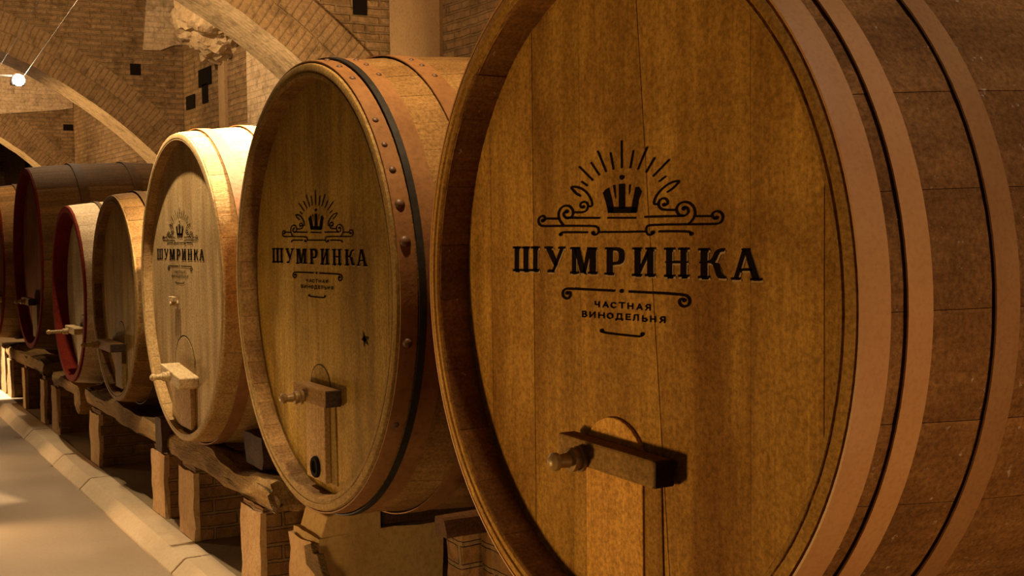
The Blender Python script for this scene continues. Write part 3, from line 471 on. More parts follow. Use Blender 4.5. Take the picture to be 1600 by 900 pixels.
# ---------------------------------------------------------------- casks
LOGO = json.loads('''{"crown":[[0,[79,3010,67,2983,36,2962,-9,2951,-59,2953,-104,2967,-135,2991,-146,3019,-134,3047,-103,3068,-57,3078,-8,3076,37,3062,68,3038]],[0,[-172,2847,107,2838,100,2195,-179,2199]],[0,[-682,2252,613,2228,612,2070,-684,2089]],[0,[-925,2637,-800,2720,-641,2768,-521,2503,-427,2224,-429,2085,-684,2089,-763,2329]],[0,[-455,2828,-344,2824,-307,2458,-331,2459]],[0,[288,2812,373,2810,325,2599,285,2521]],[0,[579,2741,710,2740,846,2617,720,2433,625,2089,364,2093,450,2420]],[0,[-721,1985,598,1970,597,1922,-722,1936]]],"scroll":[[1,[-1980,2603,-1994,2606,-2020,2613,-2061,2623,-2112,2636,-2159,2652,-2205,2672,-2250,2695,-2296,2723,-2339,2750,-2378,2776,-2414,2801,-2442,2821,-2444,2818,-2451,2812,-2419,2814,-2349,2812,-2275,2806,-2198,2796,-2119,2783,-2038,2765,-1964,2744,-1894,2718,-1829,2687,-1767,2651,-1711,2614,-1660,2576,-1615,2537,-1576,2497,-1545,2457,-1520,2419,-1503,2380,-1494,2343,-1497,2321,-1505,2314,-1517,2311,-1559,2312,-1599,2313,-1625,2314,-1638,2314],[-2020,2552,-2034,2556,-2061,2563,-2101,2573,-2158,2588,-2215,2607,-2270,2630,-2323,2657,-2372,2687,-2417,2715,-2458,2742,-2496,2769,-2535,2798,-2544,2837,-2494,2865,-2427,2871,-2343,2868,-2260,2861,-2175,2850,-2089,2835,-2000,2816,-1915,2791,-1835,2761,-1761,2726,-1694,2687,-1633,2647,-1578,2606,-1530,2563,-1487,2520,-1452,2476,-1425,2432,-1406,2389,-1395,2344,-1402,2305,-1437,2273,-1498,2257,-1560,2257,-1599,2258,-1626,2258,-1639,2259]],[1,[-1913,2275,-1933,2281,-1952,2287,-1972,2293,-1981,2298,-1987,2305,-1991,2316,-1991,2330,-1985,2342,-1971,2354,-1948,2366,-1915,2378,-1884,2384,-1852,2386,-1819,2384,-1782,2378,-1756,2368,-1736,2357,-1722,2342,-1713,2321,-1709,2299,-1711,2276,-1720,2253,-1735,2229,-1755,2209,-1780,2193,-1812,2179,-1850,2168,-1905,2160,-1980,2155,-2072,2153,-2185,2155,-2271,2156,-2328,2157,-2357,2157],[-1962,2227,-1981,2233,-2001,2239,-2034,2249,-2064,2267,-2084,2289,-2093,2313,-2092,2340,-2078,2367,-2050,2390,-2012,2410,-1964,2427,-1911,2438,-1855,2442,-1799,2438,-1742,2428,-1693,2411,-1655,2388,-1628,2360,-1614,2329,-1609,2299,-1612,2268,-1623,2237,-1643,2205,-1672,2177,-1710,2152,-1757,2132,-1813,2116,-1884,2106,-1969,2099,-2070,2097,-2186,2099,-2271,2100,-2329,2101,-2358,2101]],[0,[-1791,2273,-1800,2252,-1825,2235,-1862,2226,-1902,2227,-1938,2237,-1962,2255,-1971,2276,-1962,2297,-1936,2314,-1900,2323,-1860,2322,-1824,2312,-1800,2294]],[1,[-2747,2172,-2775,2172,-2803,2171,-2848,2170,-2895,2161,-2933,2143,-2956,2119,-2965,2091,-2961,2062,-2944,2034,-2915,2008,-2875,1981,-2824,1960,-2765,1947,-2701,1941,-2632,1943,-2568,1952,-2511,1968,-2460,1991,-2419,2019,-2388,2050,-2369,2083,-2363,2118,-2367,2154,-2381,2187,-2404,2220,-2435,2250,-2474,2279,-2520,2304,-2572,2324,-2629,2339,-2691,2348,-2754,2353,-2817,2352,-2881,2345,-2946,2333,-3007,2315,-3063,2292,-3113,2263,-3157,2229,-3192,2193,-3217,2155,-3232,2116,-3237,2075,-3235,2036,-3226,1999,-3210,1962,-3186,1928,-3157,1894,-3122,1861,-3081,1829,-3036,1799,-3002,1777,-2980,1762,-2969,1755],[-2742,2115,-2770,2115,-2798,2114,-2828,2114,-2840,2112,-2847,2109,-2854,2101,-2859,2087,-2857,2073,-2847,2057,-2828,2040,-2801,2021,-2771,2009,-2737,2001,-2696,1998,-2648,1999,-2606,2005,-2569,2015,-2536,2030,-2506,2051,-2484,2072,-2471,2095,-2467,2120,-2470,2147,-2481,2173,-2498,2197,-2522,2221,-2553,2243,-2587,2261,-2624,2275,-2664,2286,-2710,2293,-2756,2296,-2803,2295,-2851,2290,-2901,2281,-2946,2268,-2989,2250,-3028,2227,-3065,2199,-3093,2169,-3113,2139,-3125,2107,-3129,2073,-3127,2040,-3120,2008,-3106,1978,-3087,1949,-3062,1920,-3031,1891,-2995,1863,-2952,1834,-2919,1812,-2897,1798,-2886,1790]],[0,[-2639,2159,-2650,2134,-2679,2115,-2722,2105,-2769,2105,-2811,2117,-2840,2137,-2850,2162,-2839,2186,-2810,2206,-2767,2216,-2720,2215,-2678,2204,-2649,2183]],[1,[-2787,1954,-1060,1936],[-2786,2011,-1059,1990]],[1,[-3934,1892,-3920,1902,-3907,1912,-3885,1928,-3870,1950,-3866,1973,-3872,1997,-3887,2021,-3913,2043,-3949,2061,-3993,2072,-4043,2078,-4096,2077,-4148,2068,-4197,2054,-4247,2035,-4288,2011,-4319,1984,-4339,1954,-4348,1922,-4347,1889,-4335,1858,-4313,1827,-4280,1796,-4239,1770,-4188,1750,-4130,1737,-4067,1730,-3952,1726,-3782,1724,-3557,1724,-3279,1726,-2971,1727,-2635,1727,-2272,1726,-1885,1724,-1590,1720,-1386,1713,-1273,1705,-1254,1697,-1231,1686,-1214,1674,-1201,1658,-1193,1640,-1190,1622,-1192,1605,-1199,1589,-1211,1573,-1226,1561,-1245,1551,-1267,1543,-1294,1537,-1318,1535,-1340,1537,-1362,1541,-1389,1552,-1413,1560,-1429,1566],[-4026,1925,-4012,1935,-3999,1945,-3985,1956,-3979,1963,-3978,1972,-3981,1984,-3989,1998,-4000,2007,-4012,2013,-4029,2017,-4051,2020,-4074,2019,-4102,2015,-4134,2005,-4169,1991,-4196,1976,-4215,1959,-4228,1939,-4234,1917,-4234,1895,-4225,1873,-4209,1851,-4186,1829,-4160,1812,-4130,1801,-4095,1792,-4054,1788,-3948,1784,-3781,1782,-3558,1782,-3280,1783,-2971,1784,-2635,1784,-2272,1782,-1883,1780,-1586,1775,-1378,1768,-1250,1758,-1197,1742,-1160,1723,-1130,1702,-1109,1677,-1097,1650,-1092,1623,-1095,1597,-1106,1572,-1125,1547,-1152,1526,-1185,1508,-1225,1494,-1270,1484,-1317,1481,-1364,1483,-1408,1492,-1444,1506,-1468,1514,-1484,1520]],[0,[-3934,1915,-3945,1890,-3975,1871,-4019,1860,-4067,1861,-4111,1872,-4141,1892,-4151,1917,-4140,1941,-4109,1960,-4065,1971,-4017,1970,-3974,1959,-3944,1939]],[0,[-1311,1558,-1321,1535,-1349,1515,-1388,1505,-1432,1505,-1472,1515,-1499,1534,-1509,1558,-1498,1582,-1471,1601,-1431,1612,-1387,1612,-1347,1601,-1320,1582]],[1,[-3896,1943,-3175,1936],[-3895,2002,-3174,1994]],[1,[-3065,1493,-3054,1503,-3042,1513,-3030,1524,-3019,1531,-3006,1536,-2989,1539,-2971,1542,-2871,1545,-2695,1546,-2448,1547,-2132,1547,-1898,1547,-1744,1547,-1668,1547],[-3157,1523,-3145,1533,-3134,1543,-3116,1558,-3089,1574,-3058,1586,-3022,1594,-2980,1599,-2873,1602,-2695,1603,-2447,1604,-2131,1603,-1898,1603,-1743,1603,-1667,1602]],[0,[-2976,1512,-2985,1490,-3012,1473,-3050,1463,-3093,1463,-3131,1472,-3158,1490,-3167,1512,-3157,1534,-3130,1552,-3091,1562,-3049,1562,-3011,1552,-2985,1534]],[1,[-1129,1553,355,1557],[-1129,1608,355,1609]],[1,[342,1563,1020,1566],[342,1615,1020,1617]],[1,[1931,2546,1945,2551,1973,2561,2014,2576,2070,2597,2124,2619,2175,2643,2224,2668,2270,2695,2312,2719,2349,2742,2382,2762,2414,2784,2426,2817,2387,2845,2337,2852,2273,2852,2206,2847,2135,2837,2060,2821,1981,2801,1904,2776,1829,2748,1756,2716,1684,2680,1619,2644,1558,2608,1504,2571,1455,2533,1411,2492,1374,2449,1344,2403,1319,2353,1315,2310,1343,2272,1404,2254,1468,2255,1510,2256,1538,2256,1551,2256],[1887,2589,1901,2594,1928,2604,1969,2619,2023,2639,2074,2660,2123,2682,2169,2706,2213,2731,2254,2755,2290,2777,2322,2798,2346,2813,2348,2809,2357,2800,2335,2802,2282,2803,2224,2798,2161,2789,2093,2775,2020,2755,1948,2733,1878,2706,1809,2676,1741,2641,1678,2607,1621,2572,1570,2537,1524,2502,1485,2466,1452,2426,1424,2384,1402,2341,1399,2315,1404,2307,1416,2304,1463,2305,1504,2306,1532,2307,1546,2307]],[1,[1883,2221,1900,2233,1917,2245,1944,2264,1962,2289,1968,2316,1961,2344,1943,2374,1918,2399,1884,2419,1843,2434,1797,2442,1751,2444,1705,2440,1659,2431,1615,2416,1577,2397,1547,2375,1525,2350,1512,2323,1506,2296,1507,2268,1515,2241,1530,2213,1552,2188,1580,2166,1615,2146,1659,2128,1727,2115,1816,2106,1928,2100,2062,2098,2161,2097,2227,2096,2260,2095],[1820,2255,1838,2267,1855,2279,1874,2292,1883,2303,1885,2316,1881,2333,1869,2354,1853,2369,1835,2380,1813,2388,1785,2393,1757,2394,1728,2391,1696,2385,1663,2373,1637,2361,1617,2346,1603,2330,1594,2311,1590,2291,1591,2272,1597,2252,1607,2232,1623,2214,1642,2199,1667,2185,1692,2174,1744,2164,1824,2156,1930,2151,2062,2148,2162,2147,2227,2145,2260,2145]],[0,[1858,2257,1849,2235,1826,2218,1793,2209,1756,2210,1723,2220,1700,2238,1691,2260,1700,2282,1723,2299,1757,2308,1794,2307,1827,2297,1850,2279]],[1,[2547,2155,2572,2156,2597,2157,2625,2159,2644,2157,2662,2151,2679,2142,2696,2127,2707,2113,2712,2097,2712,2081,2706,2063,2695,2047,2680,2034,2659,2021,2631,2010,2601,2003,2567,1999,2529,1998,2487,2000,2451,2006,2419,2016,2391,2030,2366,2047,2347,2067,2333,2087,2324,2109,2321,2133,2325,2155,2336,2178,2355,2201,2382,2224,2412,2243,2448,2259,2489,2271,2535,2280,2582,2284,2627,2285,2673,2281,2718,2273,2761,2261,2802,2246,2841,2227,2877,2203,2907,2178,2932,2150,2951,2119,2965,2086,2971,2054,2971,2023,2964,1994,2950,1966,2932,1938,2910,1913,2884,1888,2852,1865,2823,1844,2796,1827,2772,1812,2750,1801,2732,1792,2720,1786],[2539,2204,2564,2205,2588,2206,2626,2208,2667,2203,2705,2192,2737,2174,2763,2152,2781,2127,2790,2101,2790,2075,2781,2048,2764,2023,2740,2001,2708,1982,2669,1967,2625,1956,2578,1950,2528,1948,2474,1952,2423,1960,2377,1974,2336,1994,2302,2018,2275,2044,2256,2073,2244,2103,2240,2134,2246,2166,2261,2197,2286,2227,2319,2256,2360,2281,2406,2301,2458,2317,2515,2328,2572,2333,2629,2334,2686,2329,2743,2319,2796,2305,2846,2286,2892,2262,2936,2234,2972,2203,3002,2169,3025,2133,3041,2094,3049,2056,3048,2019,3040,1983,3023,1949,3002,1917,2977,1887,2946,1859,2912,1833,2881,1811,2852,1792,2824,1776,2800,1763,2783,1754,2771,1748]],[0,[2663,2153,2655,2131,2631,2113,2597,2103,2559,2104,2525,2114,2501,2133,2493,2156,2501,2179,2525,2197,2559,2207,2597,2206,2631,2195,2655,2176]],[1,[953,1940,2601,1944],[952,1992,2600,1993]],[1,[3808,1905,3800,1908,3785,1912,3762,1919,3734,1927,3718,1935,3706,1946,3698,1959,3694,1976,3697,1990,3705,2002,3720,2014,3743,2026,3769,2035,3796,2040,3828,2041,3862,2039,3894,2032,3924,2022,3954,2007,3982,1988,4000,1968,4011,1947,4013,1924,4007,1897,3996,1873,3980,1853,3961,1835,3936,1820,3908,1807,3877,1798,3842,1792,3803,1790,3620,1787,3293,1786,2815,1787,2171,1788,1664,1786,1307,1780,1106,1770,1054,1751,1023,1730,1000,1705,986,1678,979,1648,979,1620,984,1592,997,1566,1015,1541,1042,1519,1075,1501,1115,1488,1160,1480,1206,1480,1251,1486,1294,1499,1330,1516,1355,1527,1372,1535,1380,1539],[3778,1862,3770,1864,3754,1869,3731,1876,3697,1886,3664,1903,3640,1924,3626,1948,3620,1976,3625,2002,3641,2027,3667,2048,3702,2066,3741,2079,3783,2086,3828,2088,3875,2085,3921,2076,3964,2061,4003,2041,4040,2016,4067,1987,4082,1955,4086,1921,4078,1887,4064,1856,4044,1828,4016,1804,3982,1783,3944,1766,3902,1754,3856,1746,3806,1742,3621,1740,3294,1738,2815,1738,2171,1738,1666,1735,1312,1729,1121,1719,1112,1712,1094,1700,1080,1685,1071,1667,1066,1644,1065,1623,1070,1602,1078,1583,1091,1566,1107,1553,1125,1543,1147,1536,1174,1531,1198,1531,1222,1534,1248,1542,1278,1556,1303,1568,1320,1575,1328,1579]],[0,[3894,1909,3887,1889,3866,1872,3836,1863,3804,1864,3774,1873,3753,1890,3746,1911,3754,1931,3774,1948,3804,1956,3837,1956,3866,1946,3887,1930]],[0,[1389,1565,1380,1542,1355,1523,1320,1513,1280,1513,1245,1523,1220,1542,1212,1565,1221,1588,1246,1606,1281,1617,1321,1616,1356,1606,1380,1588]],[1,[3021,1934,3633,1927],[3022,1982,3633,1975]],[1,[1537,1568,1617,1568,1775,1568,2011,1569,2320,1569,2553,1566,2712,1560,2796,1551,2805,1543,2822,1533,2834,1526],[1537,1618,1617,1618,1775,1618,2011,1619,2320,1619,2556,1616,2721,1609,2821,1598,2859,1579,2876,1568,2887,1562]],[0,[2942,1531,2934,1511,2913,1495,2883,1485,2849,1485,2819,1494,2798,1511,2791,1531,2798,1552,2820,1568,2850,1577,2883,1577,2913,1568,2934,1552]]],"rays":[[1,[-79,3982,-78,3252],[5,3977,6,3249]],[1,[-597,3696,-453,3229],[-512,3700,-369,3234]],[1,[-1202,3771,-793,3176],[-1120,3785,-713,3191]],[1,[-1534,3472,-1109,3094],[-1459,3496,-1035,3118]],[1,[-2125,3385,-1419,2964],[-2059,3417,-1355,2997]],[1,[-2005,2960,-1684,2822],[-1951,3000,-1630,2861]],[1,[454,3697,301,3240],[534,3684,381,3227]],[1,[1053,3762,640,3194],[1125,3740,714,3173]],[1,[1370,3472,990,3103],[1437,3445,1059,3077]],[1,[1978,3393,1297,3000],[2032,3359,1353,2966]],[1,[1835,2984,1552,2864],[1880,2946,1598,2826]]],"small":[[1,[-1361,-298,-1362,-392],[-1297,-295,-1298,-388]],[1,[-1370,-384,-1273,-417],[-1332,-353,-1236,-385]],[1,[-1299,-414,-1122,-396],[-1304,-379,-1127,-361]],[1,[-1181,-296,-1183,-469],[-1117,-293,-1119,-466]],[1,[-934,-465,-794,-298],[-991,-452,-851,-285]],[1,[-873,-301,-738,-461],[-815,-283,-681,-444]],[1,[-931,-418,-743,-414],[-928,-382,-739,-379]],[1,[-328,-308,-457,-279],[-355,-341,-484,-312]],[1,[-434,-279,-578,-312],[-416,-312,-560,-345]],[1,[-565,-304,-616,-380],[-507,-314,-558,-390]],[1,[-616,-366,-567,-439],[-557,-351,-509,-424]],[1,[-582,-431,-440,-459],[-557,-397,-415,-425]],[1,[-463,-459,-331,-425],[-484,-427,-351,-393]],[1,[-210,-306,72,-301],[-206,-271,76,-266]],[1,[-96,-274,-98,-442],[-36,-271,-38,-438]],[1,[180,-275,178,-442],[240,-272,238,-439]],[1,[386,-272,384,-438],[445,-269,443,-435]],[1,[183,-375,436,-370],[187,-340,440,-336]],[1,[626,-442,753,-275],[573,-431,701,-263]],[1,[681,-278,804,-439],[734,-262,857,-423]],[1,[627,-396,801,-392],[631,-361,805,-358]],[1,[1149,-266,1147,-433],[1205,-263,1204,-430]],[1,[1201,-261,1033,-263],[1198,-295,1029,-297]],[1,[1048,-259,960,-321],[1090,-280,1002,-341]],[1,[960,-323,1046,-379],[1004,-298,1090,-355]],[1,[1029,-375,1197,-372],[1032,-341,1201,-338]],[1,[1077,-335,950,-422],[1118,-357,991,-443]],[1,[-1997,-602,-2000,-779],[-1930,-599,-1933,-775]],[1,[-1993,-634,-1817,-631],[-1988,-597,-1812,-594]],[1,[-1884,-615,-1800,-667],[-1832,-589,-1749,-641]],[1,[-1800,-622,-1885,-684],[-1749,-642,-1833,-704]],[1,[-1813,-663,-1989,-666],[-1818,-700,-1994,-703]],[1,[-1884,-688,-1764,-740],[-1840,-658,-1720,-710]],[1,[-1765,-694,-1875,-759],[-1720,-717,-1829,-782]],[1,[-1804,-740,-1990,-744],[-1809,-777,-1995,-781]],[1,[-1626,-599,-1628,-769],[-1560,-595,-1563,-765]],[1,[-1391,-593,-1393,-762],[-1326,-590,-1329,-759]],[1,[-1591,-775,-1318,-606],[-1637,-753,-1364,-583]],[1,[-1193,-592,-1196,-763],[-1129,-588,-1131,-759]],[1,[-947,-586,-949,-755],[-883,-582,-886,-751]],[1,[-1190,-694,-893,-686],[-1186,-658,-889,-650]],[1,[-610,-575,-757,-615],[-588,-607,-735,-647]],[1,[-744,-607,-786,-680],[-685,-615,-726,-687]],[1,[-786,-663,-746,-733],[-726,-649,-686,-719]],[1,[-760,-725,-615,-756],[-732,-691,-588,-722]],[1,[-636,-757,-490,-716],[-658,-725,-512,-684]],[1,[-503,-724,-462,-652],[-562,-717,-520,-644]],[1,[-462,-668,-501,-599],[-521,-682,-560,-613]],[1,[-487,-607,-631,-575],[-515,-641,-658,-609]],[1,[-285,-746,-221,-577],[-344,-742,-281,-573]],[1,[-282,-608,-77,-601],[-279,-572,-74,-566]],[1,[-130,-572,-132,-738],[-70,-568,-71,-734]],[1,[-313,-778,-313,-715],[-375,-782,-374,-719]],[1,[-370,-750,-36,-737],[-367,-714,-33,-702]],[1,[-89,-709,-90,-771],[-29,-705,-29,-767]],[1,[328,-558,105,-562],[323,-593,101,-597]],[1,[97,-567,95,-730],[157,-564,155,-726]],[1,[99,-732,322,-727],[104,-697,326,-692]],[1,[100,-664,296,-661],[105,-629,301,-626]],[1,[448,-739,512,-694],[404,-718,468,-674]],[1,[501,-709,528,-560],[442,-709,470,-560]],[1,[471,-591,676,-586],[475,-557,679,-552]],[1,[625,-558,624,-727],[683,-554,682,-723]],[1,[830,-562,828,-730],[887,-559,886,-727]],[1,[832,-733,1004,-728],[836,-698,1008,-694]],[1,[988,-733,1073,-675],[947,-712,1033,-654]],[1,[1074,-673,992,-617],[1029,-697,947,-641]],[1,[1009,-621,837,-625],[1005,-655,833,-659]],[1,[1169,-556,1167,-723],[1225,-553,1224,-719]],[1,[1356,-552,1355,-718],[1412,-548,1411,-714]],[1,[1172,-655,1404,-649],[1176,-621,1408,-616]],[1,[1755,-546,1754,-713],[1810,-543,1808,-709]],[1,[1806,-541,1643,-544],[1802,-574,1640,-578]],[1,[1658,-540,1573,-602],[1699,-560,1614,-622]],[1,[1573,-604,1656,-659],[1615,-580,1698,-635]],[1,[1639,-655,1802,-651],[1643,-621,1805,-618]],[1,[1685,-616,1563,-703],[1725,-636,1603,-723]]],"under":[[1,[-2735,-158,-2712,-155,-2688,-151,-2667,-148,-2664,-148,-2664,-148,-2658,-152,-2652,-163,-2650,-176,-2654,-191,-2666,-210,-2686,-232,-2705,-247,-2723,-257,-2740,-262,-2758,-265,-2781,-265,-2809,-261,-2842,-254,-2876,-243,-2900,-230,-2918,-214,-2930,-193,-2936,-168,-2933,-145,-2923,-124,-2906,-105,-2880,-87,-2851,-73,-2822,-62,-2790,-54,-2757,-50,-2573,-44,-2249,-38,-1795,-30,-1219,-23,-799,-17,-523,-14,-387,-12],[-2756,-95,-2733,-92,-2709,-89,-2668,-83,-2619,-86,-2577,-99,-2550,-120,-2534,-146,-2531,-173,-2538,-201,-2556,-230,-2583,-261,-2616,-286,-2656,-307,-2704,-322,-2755,-329,-2805,-330,-2855,-324,-2904,-313,-2956,-296,-2999,-273,-3031,-245,-3050,-212,-3058,-175,-3053,-140,-3037,-106,-3007,-74,-2967,-46,-2923,-23,-2873,-5,-2818,7,-2758,14,-2568,20,-2243,27,-1789,33,-1213,40,-793,45,-517,48,-381,49]],[0,[-2658,-135,-2668,-160,-2697,-180,-2738,-192,-2783,-194,-2824,-185,-2852,-167,-2862,-144,-2851,-120,-2823,-99,-2782,-87,-2736,-85,-2696,-94,-2668,-112]],[0,[18,28,8,3,-19,-17,-58,-30,-101,-31,-140,-22,-167,-4,-176,20,-166,45,-139,65,-100,78,-57,79,-18,70,8,52]],[1,[238,-7,392,-5,696,-2,1144,3,1724,10,2158,10,2457,6,2623,-4,2655,-15,2688,-30,2713,-47,2731,-65,2743,-87,2748,-107,2746,-126,2738,-145,2723,-164,2704,-180,2682,-194,2656,-204,2626,-213,2596,-217,2566,-218,2536,-215,2505,-208,2481,-198,2463,-186,2449,-172,2439,-152,2436,-136,2438,-122,2445,-111,2456,-101,2465,-97,2475,-95,2493,-96,2525,-102,2552,-107,2571,-111],[244,58,398,59,703,62,1150,66,1730,72,2167,72,2469,67,2647,56,2710,37,2755,17,2792,-8,2819,-36,2836,-68,2844,-99,2841,-131,2828,-162,2805,-192,2775,-218,2739,-240,2697,-257,2649,-270,2601,-277,2552,-279,2504,-274,2456,-263,2415,-247,2382,-226,2358,-200,2343,-170,2338,-141,2343,-113,2359,-86,2387,-61,2426,-43,2472,-35,2518,-36,2560,-44,2587,-49,2606,-53]],[0,[2656,-96,2648,-117,2627,-134,2596,-145,2562,-147,2532,-139,2510,-123,2503,-103,2511,-82,2532,-64,2563,-54,2597,-52,2628,-60,2649,-76]],[1,[-1035,-1129,-1019,-1136,-1004,-1142,-965,-1155,-846,-1161,-643,-1164,-355,-1164,16,-1160,304,-1157,513,-1154,647,-1151,710,-1147,764,-1140,811,-1129,850,-1110,871,-1090,882,-1079,889,-1072],[-969,-1081,-953,-1087,-937,-1094,-934,-1098,-829,-1104,-629,-1107,-343,-1107,27,-1104,314,-1101,523,-1098,654,-1095,708,-1093,748,-1088,774,-1081,785,-1076,793,-1067,804,-1056,811,-1048]],[0,[-921,-1083,-932,-1108,-960,-1130,-1001,-1144,-1046,-1147,-1087,-1139,-1115,-1121,-1125,-1097,-1115,-1071,-1086,-1049,-1045,-1035,-1000,-1032,-959,-1040,-931,-1058]],[0,[935,-1046,925,-1071,900,-1091,863,-1105,821,-1108,784,-1100,759,-1082,750,-1059,759,-1035,785,-1014,822,-1001,864,-998,900,-1006,926,-1023]]],"l0":[[0,[-5689,1141,-5420,1144,-5435,420,-5705,413]],[0,[-5163,1146,-4868,1149,-4882,434,-5178,427]],[0,[-4599,1151,-4339,1154,-4352,448,-4613,442]],[0,[-5810,464,-4270,502,-4271,434,-5812,393]],[0,[-5795,1150,-5305,1154,-5306,1090,-5797,1084]],[0,[-5253,1155,-4788,1159,-4790,1095,-5254,1090]],[0,[-4733,1160,-4248,1164,-4249,1101,-4734,1096]]],"l1":[[0,[-3956,1164,-3502,1169,-3503,1109,-3957,1104]],[0,[-3212,1167,-2842,1170,-2843,1111,-3213,1107]],[0,[-3882,1112,-3582,1115,-3259,706,-3408,588]],[0,[-3106,1120,-2910,1122,-3286,614,-3410,473,-3593,461,-3513,528]],[0,[-3410,473,-3528,422,-3792,412,-3823,455,-3724,514,-3584,485,-3505,533]]],"l2":[[0,[-2578,1157,-2104,1161,-2105,1106,-2579,1101]],[0,[-2482,1138,-2260,1140,-2270,447,-2493,441]],[0,[-2580,475,-2147,486,-2148,424,-2581,411]],[0,[-2371,1157,-2072,1159,-1768,450,-2066,442]],[0,[-1710,1159,-1583,1160,-1578,927,-1784,450,-1944,478]],[0,[-1591,1155,-1276,1158,-1285,474,-1600,466]],[0,[-1694,1159,-1229,1163,-1230,1111,-1695,1106]],[0,[-1679,492,-1207,505,-1208,446,-1680,433]]],"l3":[[0,[-761,1159,-467,1162,-475,471,-770,463]],[0,[-844,1169,-467,1173,-468,1122,-845,1118]],[0,[-876,492,-423,505,-423,447,-877,434]],[0,[-475,1171,-152,1170,-301,1088,-476,1090]],[0,[-152,1170,12,1110,-223,1055,-301,1088]],[0,[12,1110,76,1006,-195,1002,-223,1055]],[0,[76,1006,75,880,-196,875,-195,1002]],[0,[75,880,8,784,-226,826,-196,875]],[0,[8,784,-139,726,-304,795,-226,826]],[0,[-139,726,-480,702,-479,783,-304,795]]],"l4":[[0,[416,1180,832,1184,831,1130,416,1125]],[0,[515,1168,783,1171,776,469,508,462]],[0,[388,496,832,508,832,446,387,433]],[0,[991,1183,1422,1187,1421,1135,991,1130]],[0,[1067,1174,1334,1176,1328,482,1061,474]],[0,[964,508,1416,521,1415,460,964,446]],[0,[1067,1133,1141,991,784,528,750,706]]],"l5":[[0,[1868,1178,2116,1180,2111,469,1862,461]],[0,[1775,1187,2213,1191,2213,1138,1775,1133]],[0,[1770,511,2208,523,2208,466,1770,452]],[0,[2447,1184,2684,1186,2680,486,2442,479]],[0,[2348,1193,2784,1197,2784,1144,2348,1139]],[0,[2344,527,2780,540,2780,483,2343,470]],[0,[2107,862,2454,869,2454,808,2107,801]],[0,[1819,851,1878,852,1878,812,1819,811]],[0,[2676,864,2732,865,2732,828,2676,827]]],"l6":[[0,[3228,1180,3488,1183,3484,492,3224,484]],[0,[3130,1185,3559,1190,3559,1138,3130,1133]],[0,[3121,519,3562,532,3562,477,3120,463]],[0,[3178,870,3239,871,3238,830,3177,829]],[0,[3480,897,3594,910,3742,841,3480,832]],[0,[3594,910,3674,991,3831,928,3742,841]],[0,[3674,991,3743,1097,3890,1023,3831,928]],[0,[3743,1097,3837,1164,3948,1094,3890,1023]],[0,[3837,1164,3984,1192,4018,1114,3948,1094]],[0,[3984,1192,4117,1186,4093,1115,4018,1114]],[0,[3792,857,3895,825,3688,798,3614,835]],[0,[3895,825,3964,723,3753,671,3688,798]],[0,[3964,723,4016,612,3806,558,3753,671]],[0,[4016,612,4068,551,3879,489,3806,558]],[0,[4068,551,4155,531,4149,482,3879,489]]],"l7":[[0,[4712,1200,5010,1203,5026,1163,4729,1159]],[0,[4740,1165,4867,1167,4839,1036,4604,517,4446,512]],[0,[4801,1166,5015,1168,5339,517,5085,509]],[0,[4638,738,5080,749,5080,694,4638,683]],[0,[4344,524,4671,534,4671,477,4344,466]],[0,[5009,526,5419,539,5419,487,5009,473]]]}''')
